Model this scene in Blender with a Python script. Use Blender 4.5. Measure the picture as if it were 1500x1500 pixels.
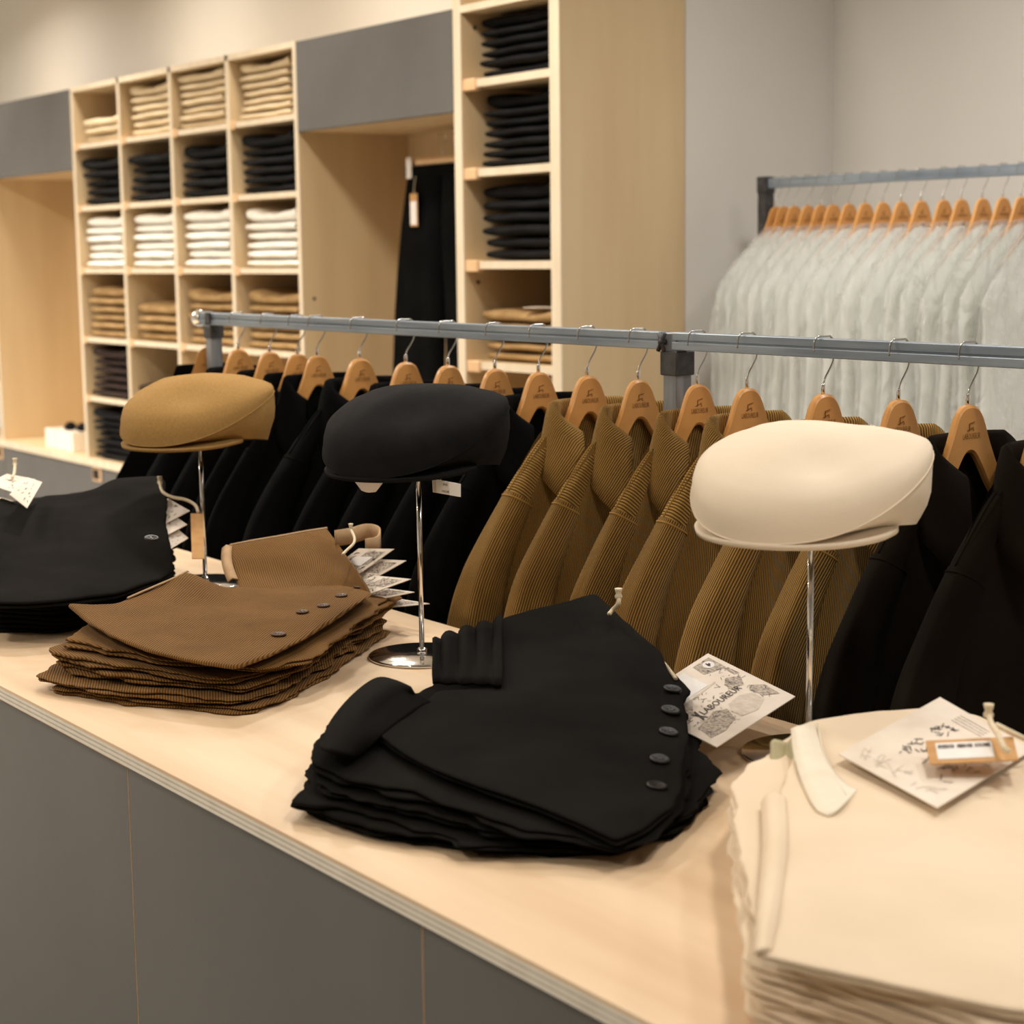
import bpy, math, random
import numpy as np
from mathutils import Vector, Matrix, noise, geometry

for o in list(bpy.data.objects):
    bpy.data.objects.remove(o)
S = bpy.context.scene
COL = S.collection
rnd = random.Random(7)

# ------------------------------------------------------------------ camera
FPX, YAW, PIT, ROL = 2635.0, math.radians(35.745), math.radians(8.151), math.radians(-0.713)
CAM = Vector((0, 0, 1.5))
_f = Vector((-math.cos(YAW) * math.cos(PIT), math.sin(YAW) * math.cos(PIT), -math.sin(PIT)))
_r = _f.cross(Vector((0, 0, 1))).normalized()
_u = _r.cross(_f)
RT = _r * math.cos(ROL) + _u * math.sin(ROL)
UP = -_r * math.sin(ROL) + _u * math.cos(ROL)
cd = bpy.data.cameras.new('camera')
cd.sensor_width = 36.0
cd.lens = FPX / 1500 * 36
cd.clip_start = 0.05
cd.dof.use_dof = True
cd.dof.focus_distance = 2.45
cd.dof.aperture_fstop = 6.3
cam = bpy.data.objects.new('camera', cd)
COL.objects.link(cam)
cam.matrix_world = Matrix(((RT.x, UP.x, -_f.x, CAM.x), (RT.y, UP.y, -_f.y, CAM.y), (RT.z, UP.z, -_f.z, CAM.z), (0, 0, 0, 1)))
S.camera = cam

# ------------------------------------------------------------------ world, lights, exposure
w = bpy.data.worlds.new('world'); S.world = w; w.use_nodes = True
w.node_tree.nodes['Background'].inputs[0].default_value = (1.0, 0.93, 0.82, 1)
w.node_tree.nodes['Background'].inputs[1].default_value = 0.12
S.view_settings.view_transform = 'Standard'
S.view_settings.look = 'None'
S.view_settings.gamma = 1.0
S.view_settings.use_curve_mapping = False
S.view_settings.exposure = 0.12

WARM = (1.0, 0.91, 0.79)
SOFT = (1.0, 0.96, 0.91)
def ceiling_or_fill_lamp(x, y, power, color=WARM, size=0.28, z=2.93, spread=150):  # unseen lamps: presumed ceiling spots, plus fills added for brightness
    l = bpy.data.lights.new('ceiling_or_fill_lamp', 'AREA')
    l.shape = 'DISK'; l.size = size; l.energy = power; l.color = color; l.spread = math.radians(spread)
    o = bpy.data.objects.new('ceiling_or_fill_lamp', l); COL.objects.link(o); o.location = (x, y, z)
    return o
for x, y, p in [(-4.0, 2.1, 26), (-2.5, 1.5, 7.5), (-0.7, 1.4, 10), (-6.2, -1.4, 60), (-2.8, -0.7, 20), (-0.8, -1.2, 18),  # includes fills added to brighten the inside of the wardrobe niche
                (-5.4, 0.9, 34), (-6.8, 0.8, 60), (-8.2, 0.7, 70), (-5.3, 2.75, 10), (-6.8, 2.7, 11), (-8.4, 2.6, 14), (-10, 0.0, 26)]:  # forward lamps added to throw light into the cabinets and niches
    ceiling_or_fill_lamp(x, y, p)
for x, y, p in [(-2.7, 3.0, 13), (-1.3, 2.95, 14), (0.7, 2.8, 13)]:  # unseen fills, placed to brighten the wrapped garments and niche wall
    ceiling_or_fill_lamp(x, y, p, SOFT)

# ------------------------------------------------------------------ pixel helpers (1500 x 1500 photograph)
def ray(px, py):
    return RT * ((px - 750) / FPX) - UP * ((py - 750) / FPX) + _f
def PZ(px, py, z):
    d = ray(px, py); return CAM + d * ((z - CAM.z) / d.z)
def PY(px, py, y):
    d = ray(px, py); return CAM + d * (y / d.y)
def PX(px, py, x):
    d = ray(px, py); return CAM + d * (x / d.x)

# ------------------------------------------------------------------ materials
MATS = {}
def nmat(name, color, rough=0.6, spec=0.3, metal=0.0, sheen=0.0):
    m = bpy.data.materials.new(name); m.use_nodes = True
    b = m.node_tree.nodes['Principled BSDF']
    b.inputs['Base Color'].default_value = (*color, 1)
    b.inputs['Roughness'].default_value = rough
    b.inputs['Metallic'].default_value = metal
    b.inputs['Specular IOR Level'].default_value = spec
    if sheen:
        b.inputs['Sheen Weight'].default_value = sheen
        b.inputs['Sheen Roughness'].default_value = 0.5
    MATS[name] = m
    return m, m.node_tree.nodes, m.node_tree.links, b
def varied(name, c1, c2, scale=(8, 8, 8), rough=0.6, spec=0.3, bump=0.0, bscale=400, detail=4, coord="Object", sheen=0.0, lo=0.35, hi=0.65, metal=0.0, bdist=0.002):
    m, N, L, b = nmat(name, c1, rough, spec, metal, sheen)
    tc = N.new('ShaderNodeTexCoord'); mp = N.new('ShaderNodeMapping'); mp.inputs['Scale'].default_value = scale
    nz = N.new('ShaderNodeTexNoise'); nz.inputs['Detail'].default_value = detail; nz.inputs['Scale'].default_value = 1.0
    cr = N.new('ShaderNodeValToRGB')
    cr.color_ramp.elements[0].position = lo; cr.color_ramp.elements[1].position = hi
    cr.color_ramp.elements[0].color = (*c1, 1); cr.color_ramp.elements[1].color = (*c2, 1)
    L.new(tc.outputs[coord], mp.inputs[0]); L.new(mp.outputs[0], nz.inputs['Vector'])
    L.new(nz.outputs['Fac'], cr.inputs[0]); L.new(cr.outputs[0], b.inputs['Base Color'])
    if bump:
        n2 = N.new('ShaderNodeTexNoise'); n2.inputs['Scale'].default_value = bscale; n2.inputs['Detail'].default_value = 3
        bp = N.new('ShaderNodeBump'); bp.inputs['Strength'].default_value = bump; bp.inputs['Distance'].default_value = bdist
        L.new(tc.outputs[coord], n2.inputs['Vector']); L.new(n2.outputs['Fac'], bp.inputs['Height']); L.new(bp.outputs[0], b.inputs['Normal'])
    return m
def corduroy(name, c_hi, c_lo, pitch=0.0052, strength=0.8):
    m, N, L, b = nmat(name, c_hi, 0.85, 0.15, 0, 0.04)
    uv = N.new('ShaderNodeUVMap'); sp = N.new('ShaderNodeSeparateXYZ'); L.new(uv.outputs[0], sp.inputs[0])
    nz = N.new('ShaderNodeTexNoise'); nz.inputs['Scale'].default_value = 14; nz.inputs['Detail'].default_value = 5
    L.new(uv.outputs[0], nz.inputs['Vector'])
    ad = N.new('ShaderNodeMath'); ad.operation = 'MULTIPLY_ADD'; ad.inputs[1].default_value = 0.004
    L.new(nz.outputs['Fac'], ad.inputs[0]); L.new(sp.outputs['X'], ad.inputs[2])
    mu = N.new('ShaderNodeMath'); mu.operation = 'MULTIPLY'; mu.inputs[1].default_value = 2 * math.pi / pitch
    si = N.new('ShaderNodeMath'); si.operation = 'SINE'
    L.new(ad.outputs[0], mu.inputs[0]); L.new(mu.outputs[0], si.inputs[0])
    mr = N.new('ShaderNodeMapRange'); mr.inputs['From Min'].default_value = -1; mr.inputs['From Max'].default_value = 0.6
    L.new(si.outputs[0], mr.inputs['Value'])
    mx = N.new('ShaderNodeMix'); mx.data_type = 'RGBA'
    mx.inputs['A'].default_value = (*c_lo, 1); mx.inputs['B'].default_value = (*c_hi, 1)  # furrow shade and rib highlight are put into these two colours
    L.new(mr.outputs[0], mx.inputs['Factor'])
    m2 = N.new('ShaderNodeMix'); m2.data_type = 'RGBA'; m2.blend_type = 'MULTIPLY'; m2.inputs['Factor'].default_value = 0.5
    cr = N.new('ShaderNodeValToRGB'); cr.color_ramp.elements[0].position = 0.3; cr.color_ramp.elements[1].position = 0.65
    cr.color_ramp.elements[0].color = (0.62, 0.6, 0.58, 1)
    L.new(nz.outputs['Fac'], cr.inputs[0]); L.new(mx.outputs['Result'], m2.inputs['A']); L.new(cr.outputs[0], m2.inputs['B'])
    L.new(m2.outputs['Result'], b.inputs['Base Color'])
    bp = N.new('ShaderNodeBump'); bp.inputs['Strength'].default_value = strength; bp.inputs['Distance'].default_value = 0.0016
    L.new(mr.outputs[0], bp.inputs['Height']); L.new(bp.outputs[0], b.inputs['Normal'])
    return m
def chrome(name, c, r):
    return nmat(name, c, r, 0.5, 1.0)[0]

varied('plaster', (0.74, 0.715, 0.67), (0.77, 0.745, 0.70), (1.5, 1.5, 1.5), 0.9, 0.1, 0.15, 120)
varied('ceiling_paint', (0.78, 0.75, 0.71), (0.80, 0.77, 0.73), (1, 1, 1), 0.95, 0.1)
varied('floor_screed', (0.30, 0.28, 0.25), (0.36, 0.34, 0.30), (2, 2, 2), 0.6, 0.3)
varied('birch_worktop', (0.735, 0.53, 0.34), (0.845, 0.65, 0.445), (1.2, 14, 3), 0.42, 0.35, detail=6)
varied('birch_cabinet', (0.64, 0.475, 0.28), (0.71, 0.545, 0.335), (9, 9, 0.8), 0.5, 0.3, detail=6)
varied('birch_edge', (0.74, 0.62, 0.46), (0.80, 0.69, 0.53), (20, 20, 4), 0.55, 0.3)
varied('ply_light', (0.88, 0.82, 0.72), (0.93, 0.88, 0.79), (30, 4, 4), 0.6, 0.3)
varied('ply_dark', (0.60, 0.54, 0.46), (0.68, 0.62, 0.53), (30, 4, 4), 0.6, 0.3)
varied('cleat_wood', (0.72, 0.46, 0.25), (0.78, 0.52, 0.30), (20, 20, 20), 0.5, 0.3)
varied('grey_laminate', (0.115, 0.112, 0.110), (0.132, 0.129, 0.126), (3, 3, 3), 0.42, 0.4, 0.05, 300)
nmat('recess_dark', (0.02, 0.018, 0.015), 0.9)
varied('rail_steel', (0.20, 0.25, 0.315), (0.33, 0.39, 0.46), (3, 60, 60), 0.36, 0.5, metal=0.35, detail=5)
varied('clamp_iron', (0.05, 0.05, 0.055), (0.10, 0.10, 0.105), (40, 40, 40), 0.5, 0.5, metal=0.6)
varied('post_steel', (0.20, 0.215, 0.24), (0.30, 0.32, 0.35), (60, 60, 5), 0.4, 0.5, metal=0.35)
chrome('chrome', (0.78, 0.77, 0.76), 0.12)
chrome('hook_wire', (0.62, 0.60, 0.57), 0.2)
varied('hanger_wood', (0.60, 0.275, 0.072), (0.72, 0.36, 0.11), (60, 10, 10), 0.35, 0.4, detail=5)
nmat('burnt_print', (0.20, 0.085, 0.02), 0.7)
corduroy('brown_corduroy', (0.43, 0.25, 0.068), (0.085, 0.046, 0.011), 0.0047)
corduroy('brown_fine_corduroy', (0.255, 0.125, 0.030), (0.090, 0.041, 0.0095), 0.0036, 0.6)
varied('brown_lining', (0.42, 0.275, 0.155), (0.50, 0.34, 0.20), (40, 40, 40), 0.85, 0.1)
varied('black_moleskin', (0.0055, 0.0048, 0.0042), (0.0085, 0.0075, 0.0065), (9, 9, 9), 0.9, 0.06, 0.3, 700)
varied('black_wool', (0.0032, 0.0032, 0.0034), (0.0052, 0.0052, 0.0054), (9, 9, 9), 0.95, 0.04, 0.3, 500)
varied('dark_brown_moleskin', (0.0085, 0.0060, 0.0042), (0.0125, 0.0088, 0.0060), (9, 9, 9), 0.9, 0.06, 0.3, 500)
varied('cream_twill', (0.80, 0.66, 0.49), (0.85, 0.71, 0.54), (7, 7, 7), 0.85, 0.15, 0.25, 900)
varied('cream_selvedge', (0.82, 0.74, 0.60), (0.88, 0.81, 0.68), (20, 20, 20), 0.85, 0.15)
varied('sage_cotton', (0.50, 0.45, 0.29), (0.56, 0.51, 0.34), (20, 20, 20), 0.85, 0.15)
varied('tan_wool', (0.37, 0.215, 0.070), (0.42, 0.25, 0.088), (260, 260, 260), 0.9, 0.12, 0.5, 900)
varied('black_cotton_cap', (0.0075, 0.0072, 0.0076), (0.011, 0.0105, 0.0108), (30, 30, 30), 0.85, 0.1, 0.3, 900)
varied('cream_cap_cotton', (0.82, 0.70, 0.55), (0.86, 0.74, 0.59), (7, 7, 7), 0.8, 0.2, 0.2, 900)
varied('shelf_cream', (0.72, 0.58, 0.38), (0.80, 0.66, 0.46), (20, 20, 20), 0.9, 0.1)
varied('shelf_black', (0.008, 0.008, 0.009), (0.013, 0.013, 0.014), (20, 20, 20), 0.9, 0.1)
varied('shelf_white', (0.90, 0.87, 0.80), (0.95, 0.92, 0.86), (20, 20, 20), 0.9, 0.1)
varied('shelf_tan', (0.30, 0.185, 0.08), (0.40, 0.26, 0.12), (20, 20, 20), 0.9, 0.1)
varied('shelf_dark_brown', (0.030, 0.020, 0.017), (0.045, 0.030, 0.026), (20, 20, 20), 0.9, 0.1)
varied('card_paper', (0.80, 0.70, 0.60), (0.86, 0.77, 0.67), (30, 30, 30), 0.7, 0.2)
varied('white_paper', (0.85, 0.82, 0.79), (0.90, 0.87, 0.84), (30, 30, 30), 0.7, 0.2)
nmat('print_ink', (0.05, 0.035, 0.035), 0.7)
varied('print_grey', (0.30, 0.255, 0.215), (0.62, 0.53, 0.45), (260, 260, 260), 0.7, 0.2, lo=0.4, hi=0.6)
varied('print_pale', (0.62, 0.54, 0.46), (0.74, 0.65, 0.56), (120, 120, 120), 0.7, 0.2)
varied('kraft_paper', (0.55, 0.30, 0.12), (0.62, 0.36, 0.155), (50, 50, 50), 0.8, 0.2)
varied('cotton_cord', (0.74, 0.62, 0.43), (0.82, 0.71, 0.53), (200, 200, 200), 0.9, 0.1)
nmat('horn_button_brown', (0.075, 0.032, 0.012), 0.5, 0.3)
nmat('black_button', (0.008, 0.007, 0.007), 0.45, 0.3)
varied('white_cloth', (0.91, 0.92, 0.87), (0.95, 0.95, 0.91), (8, 8, 8), 0.9, 0.1)
def plastic():
    m, N, L, b = nmat('clear_plastic_film', (0.97, 0.98, 0.95), 0.06, 1.0)
    tc = N.new('ShaderNodeTexCoord'); mp = N.new('ShaderNodeMapping'); mp.inputs['Scale'].default_value = (22, 22, 9)
    nz = N.new('ShaderNodeTexNoise'); nz.inputs['Scale'].default_value = 1; nz.inputs['Detail'].default_value = 3; nz.inputs['Distortion'].default_value = 0.8
    oi = N.new('ShaderNodeObjectInfo'); va = N.new('ShaderNodeVectorMath'); va.operation = 'ADD'
    L.new(tc.outputs['Object'], va.inputs[0]); L.new(oi.outputs['Location'], va.inputs[1])
    L.new(va.outputs[0], mp.inputs[0]); L.new(mp.outputs[0], nz.inputs['Vector'])
    bp = N.new('ShaderNodeBump'); bp.inputs['Strength'].default_value = 1.0; bp.inputs['Distance'].default_value = 0.028
    L.new(nz.outputs['Fac'], bp.inputs['Height']); L.new(bp.outputs[0], b.inputs['Normal'])
    tr = N.new('ShaderNodeBsdfTransparent'); mx = N.new('ShaderNodeMixShader'); mx.inputs[0].default_value = 0.32
    out = N['Material Output']
    L.new(tr.outputs[0], mx.inputs[1]); L.new(b.outputs[0], mx.inputs[2]); L.new(mx.outputs[0], out.inputs['Surface'])
plastic()
def M(n): return MATS[n]

# ------------------------------------------------------------------ object helpers
def tag(o, label=None, cat=None, group=None, kind=None):
    if label: o['label'] = label
    if cat: o['category'] = cat
    if group: o['group'] = group
    if kind: o['kind'] = kind
    return o
def thing(name, label, cat, loc=(0, 0, 0), rotz=0.0, group=None):
    o = bpy.data.objects.new(name, None); o.empty_display_size = 0.05
    COL.objects.link(o); o.location = loc; o.rotation_euler = (0, 0, rotz)
    return tag(o, label, cat, group)
def root_of(o):
    while o.parent: o = o.parent
    return o
def make_mesh(name, verts, faces, uvs=None, smooth=True, mat=None):
    me = bpy.data.meshes.new(name)
    me.from_pydata([tuple(v) for v in verts], [], faces)
    if uvs is not None:
        ul = me.uv_layers.new(name='UVMap')
        li = np.zeros(len(me.loops), dtype=np.int32); me.loops.foreach_get('vertex_index', li)
        ul.data.foreach_set('uv', np.asarray(uvs, dtype=np.float32)[li].ravel())
    if smooth:
        me.polygons.foreach_set('use_smooth', [True] * len(me.polygons))
    me.materials.append(M(mat) if isinstance(mat, str) else mat)
    me.update()
    return me
def put(name, me, parent=None, local=False, loc=None):
    """link a mesh; verts are in world space unless local, and get moved into the parent's frame"""
    o = bpy.data.objects.new(name, me); COL.objects.link(o)
    if parent is not None:
        o.parent = parent
        if not local:
            me.transform(Matrix.Translation(-Vector(root_of(parent).location)))
    elif not local:
        vs = np.zeros(len(me.vertices) * 3, dtype=np.float32); me.vertices.foreach_get('co', vs); vs = vs.reshape(-1, 3)
        c = Vector(((vs[:, 0].min() + vs[:, 0].max()) / 2, (vs[:, 1].min() + vs[:, 1].max()) / 2, vs[:, 2].min()))
        me.transform(Matrix.Translation(-c)); o.location = c
    return o
def part(name, data, mat, parent=None, local=False, smooth=True):
    v, f = data[0], data[1]; uv = data[2] if len(data) > 2 else None
    return put(name, make_mesh(name, v, f, uv, smooth, mat), parent, local)
def copy_tree(o, parent=None):
    c = o.copy(); COL.objects.link(c); c.parent = parent
    for ch in list(o.children): copy_tree(ch, c)
    return c

# geometry builders return (verts, faces[, uvs])
def box(x0, x1, y0, y1, z0, z1, bev=0.0):
    if bev <= 0:
        v = [(x0, y0, z0), (x1, y0, z0), (x1, y1, z0), (x0, y1, z0), (x0, y0, z1), (x1, y0, z1), (x1, y1, z1), (x0, y1, z1)]
        return v, [(3, 2, 1, 0), (4, 5, 6, 7), (0, 1, 5, 4), (1, 2, 6, 5), (2, 3, 7, 6), (3, 0, 4, 7)]
    b = bev; v = []; f = []
    for z, i in ((z0, b), (z0 + b, 0), (z1 - b, 0), (z1, b)):
        a0, a1, c0, c1 = x0 + i, x1 - i, y0 + i, y1 - i
        k = b if i == 0 else b * 0.5
        v += [(a0 + k, c0, z), (a1 - k, c0, z), (a1, c0 + k, z), (a1, c1 - k, z), (a1 - k, c1, z), (a0 + k, c1, z), (a0, c1 - k, z), (a0, c0 + k, z)]
    for r in range(3):
        for i in range(8):
            j = (i + 1) % 8; f.append((r * 8 + i, r * 8 + j, r * 8 + 8 + j, r * 8 + 8 + i))
    f.append(tuple(range(7, -1, -1))); f.append(tuple(range(24, 32)))
    return v, f
def join(*ds):
    v = []; f = []; u = []; has = all(len(d) > 2 for d in ds)
    for d in ds:
        n = len(v); v += list(d[0]); f += [tuple(i + n for i in q) for q in d[1]]
        if has: u += list(d[2])
    return (v, f, u) if has else (v, f)
def gridmesh(rows, closed=False, flip=False):
    """rows: list of rows of points; u runs along a row, v over the rows; uv in metres"""
    nr, nc = len(rows), len(rows[0]); v = [Vector(p) for r in rows for p in r]; f = []; uv = []
    for r in range(nr):
        u = 0.0
        for c in range(nc):
            if c: u += (v[r * nc + c] - v[r * nc + c - 1]).length
            uv.append((u, 0))
    for c in range(nc):
        a = 0.0
        for r in range(nr):
            if r: a += (v[r * nc + c] - v[(r - 1) * nc + c]).length
            uv[r * nc + c] = (uv[r * nc + c][0], a)
    # keep wales straight: u is centred on the middle of each row
    for r in range(nr):
        m = uv[r * nc + nc // 2][0]
        for c in range(nc): uv[r * nc + c] = (uv[r * nc + c][0] - m, uv[r * nc + c][1])
    for r in range(nr - 1):
        for c in range(nc if closed else nc - 1):
            d = (c + 1) % nc
            q = (r * nc + c, r * nc + d, (r + 1) * nc + d, (r + 1) * nc + c)
            f.append(q[::-1] if flip else q)
    return v, f, uv
def tube(path, rad, n=10, caps=True):
    P = [Vector(p) for p in path]; k = len(P); v = []; f = []
    R = rad if isinstance(rad, (list, tuple)) else [rad] * k
    T0 = (P[1] - P[0]).normalized()
    nrm = T0.orthogonal().normalized()
    for i in range(k):
        T = (P[min(i + 1, k - 1)] - P[max(i - 1, 0)]).normalized()
        nrm = (nrm - T * nrm.dot(T)).normalized(); bn = T.cross(nrm)
        for j in range(n):
            a = 2 * math.pi * j / n
            v.append(P[i] + (nrm * math.cos(a) + bn * math.sin(a)) * R[i])
    for i in range(k - 1):
        for j in range(n):
            h = (j + 1) % n; f.append((i * n + j, i * n + h, (i + 1) * n + h, (i + 1) * n + j))
    if caps:
        f.append(tuple(range(n - 1, -1, -1))); f.append(tuple(range((k - 1) * n, k * n)))
    return v, f
def lathe(prof, n=32, c=(0, 0, 0)):
    v = []; f = []
    for r, z in prof:
        for j in range(n):
            a = 2 * math.pi * j / n; v.append((c[0] + r * math.cos(a), c[1] + r * math.sin(a), c[2] + z))
    for i in range(len(prof) - 1):
        for j in range(n):
            h = (j + 1) % n; f.append((i * n + j, i * n + h, (i + 1) * n + h, (i + 1) * n + j))
    f.append(tuple(range(n - 1, -1, -1))); f.append(tuple(range((len(prof) - 1) * n, len(prof) * n)))
    return v, f
def crom(p0, p1, p2, p3, t):
    return 0.5 * ((2 * p1) + (p2 - p0) * t + (2 * p0 - 5 * p1 + 4 * p2 - p3) * t * t + (3 * p1 - p0 - 3 * p2 + p3) * t ** 3)
def spline(pts, n, closed=False):
    P = [Vector(p) for p in pts]; k = len(P); out = []; seg = k if closed else k - 1
    for i in range(n if closed else n + 1):
        s = i * seg / n; j = min(int(s), seg - 1); t = s - j
        if closed: q = [P[(j + d) % k] for d in (-1, 0, 1, 2)]
        else: q = [P[max(j - 1, 0)], P[j], P[min(j + 1, k - 1)], P[min(j + 2, k - 1)]]
        out.append(crom(*q, t))
    return out
def surface(ctrl, nu, nv):
    """smooth surface through a grid of control points"""
    rows = [spline(r, nu) for r in ctrl]
    cols = [spline([r[i] for r in rows], nv) for i in range(nu + 1)]
    return [[cols[i][j] for i in range(nu + 1)] for j in range(nv + 1)]
def shell(rows, th):
    """closed thin shell from a surface grid"""
    nr, nc = len(rows), len(rows[0]); back = []
    for r in range(nr):
        b = []
        for c in range(nc):
            du = rows[r][min(c + 1, nc - 1)] - rows[r][max(c - 1, 0)]; dv = rows[min(r + 1, nr - 1)][c] - rows[max(r - 1, 0)][c]
            n = du.cross(dv); n = n.normalized() if n.length > 1e-9 else Vector((0, 0, 1))
            b.append(rows[r][c] - n * th)
        back.append(b)
    v, f, uv = gridmesh(rows); v2, f2, uv2 = gridmesh(back, flip=True); n = len(v)
    f = f + [tuple(i + n for i in q) for q in f2]
    rim = [c for c in range(nc)] + [r * nc + nc - 1 for r in range(1, nr)] + [(nr - 1) * nc + c for c in range(nc - 2, -1, -1)] + [r * nc for r in range(nr - 2, 0, -1)]
    for a, b in zip(rim, rim[1:] + rim[:1]): f.append((b, a, a + n, b + n))
    return list(v) + list(v2), f, list(uv) + list(uv2)
def nz(x, y=0.0, z=0.0): return noise.noise(Vector((x, y, z)))

def tps(points, reg=1e-4):
    """smooth height field through scattered (x, y, z)"""
    A = np.array(points, float); c = A[:, :2].mean(0); n = len(A)
    d = np.linalg.norm(A[:, None, :2] - A[None, :, :2], axis=2)
    K = np.where(d > 0, d * d * np.log(d + 1e-12), 0) + np.eye(n) * reg
    Pm = np.c_[np.ones(n), A[:, :2] - c]
    Lm = np.zeros((n + 3, n + 3)); Lm[:n, :n] = K; Lm[:n, n:] = Pm; Lm[n:, :n] = Pm.T
    sol = np.linalg.solve(Lm, np.r_[A[:, 2], 0, 0, 0]); wv, a = sol[:n], sol[n:]
    X = A[:, :2].copy()
    def fn(x, y):
        r = np.hypot(X[:, 0] - x, X[:, 1] - y); k = np.where(r > 0, r * r * np.log(r + 1e-12), 0)
        return float(k @ wv + a[0] + a[1] * (x - c[0]) + a[2] * (y - c[1]))
    return fn

def resample(poly, step, sharp=True):
    """closed polygon to evenly spaced points"""
    P = [Vector((p[0], p[1])) for p in poly]; out = []
    for i in range(len(P)):
        a, b = P[i], P[(i + 1) % len(P)]; n = max(1, int(round((b - a).length / step)))
        out += [a.lerp(b, j / n) for j in range(n)]
    for _ in range(2):
        out = [(out[i - 1] + out[i] * 2 + out[(i + 1) % len(out)]) / 4 for i in range(len(out))]
    return out
def area2(P): return sum(P[i].x * P[(i + 1) % len(P)].y - P[(i + 1) % len(P)].x * P[i].y for i in range(len(P)))
PROFILE = {
    1: [(0.008, 1.0), (0.0035, 0.96), (0.0008, 0.84), (0, 0.6), (0, 0.4), (0.001, 0.16), (0.004, 0.03), (0.010, 0.0)],
    2: [(0.007, 1.0), (0.003, 0.975), (0.0006, 0.90), (0, 0.76), (0.0012, 0.64), (0.005, 0.555), (0.012, 0.52), (0.0125, 0.49),
        (0.005, 0.455), (0.001, 0.37), (0, 0.24), (0.0006, 0.10), (0.003, 0.025), (0.009, 0.0)],
}
def cloth_slab(outline, zb, zt, plies=2, seed=0, step=0.011, wav=0.004, uvrot=0.0, cell=0.016, ruck=0.0):
    """a folded garment: outline in plan, lower and upper height fields, rounded edge with the plies showing"""
    O = resample(outline, step)
    if area2(O) < 0: O = O[::-1]
    n = len(O); nrm = []
    for i in range(n):
        t = (O[(i + 1) % n] - O[i - 1]).normalized(); nrm.append(Vector((-t.y, t.x)))     # inward for a ccw outline
    for _ in range(2):
        nrm = [(nrm[i - 1] + nrm[i] * 2 + nrm[(i + 1) % n]).normalized() for i in range(n)]
    prof = PROFILE[plies]; V = []; F = []
    ca, sa = math.cos(uvrot), math.sin(uvrot)
    for k, (ins, fr) in enumerate(prof):
        ply = 0 if fr > 0.5 else 1
        for i in range(n):
            p = O[i]
            wv = wav * (nz(p.x * 16, p.y * 16, seed * 3.7 + ply * 9.1) + 0.5 * nz(p.x * 50, p.y * 50, seed + ply * 5.3))
            q = p + nrm[i] * (ins + wv)
            b, t = zb(q.x, q.y), zt(q.x, q.y)
            V.append(Vector((q.x, q.y, b + (t - b) * fr)))
    for k in range(len(prof) - 1):
        for i in range(n):
            j = (i + 1) % n
            F.append((k * n + i, k * n + n + i, k * n + n + j, k * n + j))
    # top
    ring = [Vector((V[i].x, V[i].y)) for i in range(n)]
    xs = [p.x for p in ring]; ys = [p.y for p in ring]; pts = list(ring)
    gx = min(xs)
    mind = (cell * 0.6) ** 2
    RA = np.array([(p.x, p.y) for p in ring])
    RB = np.roll(RA, -1, 0)
    r2 = random.Random(seed)
    while gx < max(xs):
        gy = min(ys)
        while gy < max(ys):
            x = gx + r2.uniform(-0.2, 0.2) * cell; y = gy + r2.uniform(-0.2, 0.2) * cell
            cond = ((RA[:, 1] > y) != (RB[:, 1] > y))
            with np.errstate(divide='ignore', invalid='ignore'):
                xi = (RB[:, 0] - RA[:, 0]) * (y - RA[:, 1]) / (RB[:, 1] - RA[:, 1]) + RA[:, 0]
            if (np.sum(cond & (x < xi)) % 2) and ((RA - (x, y)) ** 2).sum(1).min() > mind:
                pts.append(Vector((x, y)))
            gy += cell
        gx += cell
    res = geometry.delaunay_2d_cdt(pts, [(i, (i + 1) % n) for i in range(n)], [], 1, 1e-6)
    rv, rf, orig = res[0], res[2], res[3]
    idx = {}
    for i, p in enumerate(rv):
        src = [s for s in orig[i] if s < n]
        if src: idx[i] = src[0]
        else:
            idx[i] = len(V); z = zt(p.x, p.y)
            if ruck: z += ruck * (nz(p.x * 11, p.y * 11, seed) + 0.4 * nz(p.x * 30, p.y * 30, seed + 4))
            V.append(Vector((p.x, p.y, z)))
    for q in rf:
        q = [idx[i] for i in q]
        a, b, c = V[q[0]], V[q[1]], V[q[2]]
        if (b.x - a.x) * (c.y - a.y) - (b.y - a.y) * (c.x - a.x) < 0: q = q[::-1]
        F.append(tuple(q))
    low = {}; k0 = (len(prof) - 1) * n
    for i, p in enumerate(rv):
        if idx[i] < n: low[i] = k0 + idx[i]
        else: low[i] = len(V); V.append(Vector((p.x, p.y, zb(p.x, p.y))))
    for q in rf:
        q = [low[i] for i in q]; a, b, c = V[q[0]], V[q[1]], V[q[2]]
        if (b.x - a.x) * (c.y - a.y) - (b.y - a.y) * (c.x - a.x) > 0: q = q[::-1]
        F.append(tuple(q))
    UV = [((p.x * ca + p.y * sa), (-p.x * sa + p.y * ca)) for p in V]
    return V, F, UV

_txt = {}
def text_shape(s, size=1.0):
    """flat letters as (verts2d, faces), width normalised to start at x = 0"""
    if s in _txt: return _txt[s]
    c = bpy.data.curves.new('lettering', 'FONT'); c.body = s; c.size = 1.0; c.resolution_u = 2
    o = bpy.data.objects.new('lettering', c); COL.objects.link(o); bpy.context.view_layer.update()
    me = o.evaluated_get(bpy.context.evaluated_depsgraph_get()).to_mesh()
    v = [(p.co.x, p.co.y) for p in me.vertices]; f = [tuple(q.vertices) for q in me.polygons]
    bpy.data.objects.remove(o); bpy.data.curves.remove(c)
    mx = min(p[0] for p in v); Mx = max(p[0] for p in v); my = min(p[1] for p in v); My = max(p[1] for p in v)
    v = [((x - mx) / (Mx - mx), (y - my) / (My - my)) for x, y in v]
    _txt[s] = (v, f)
    return _txt[s]

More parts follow.
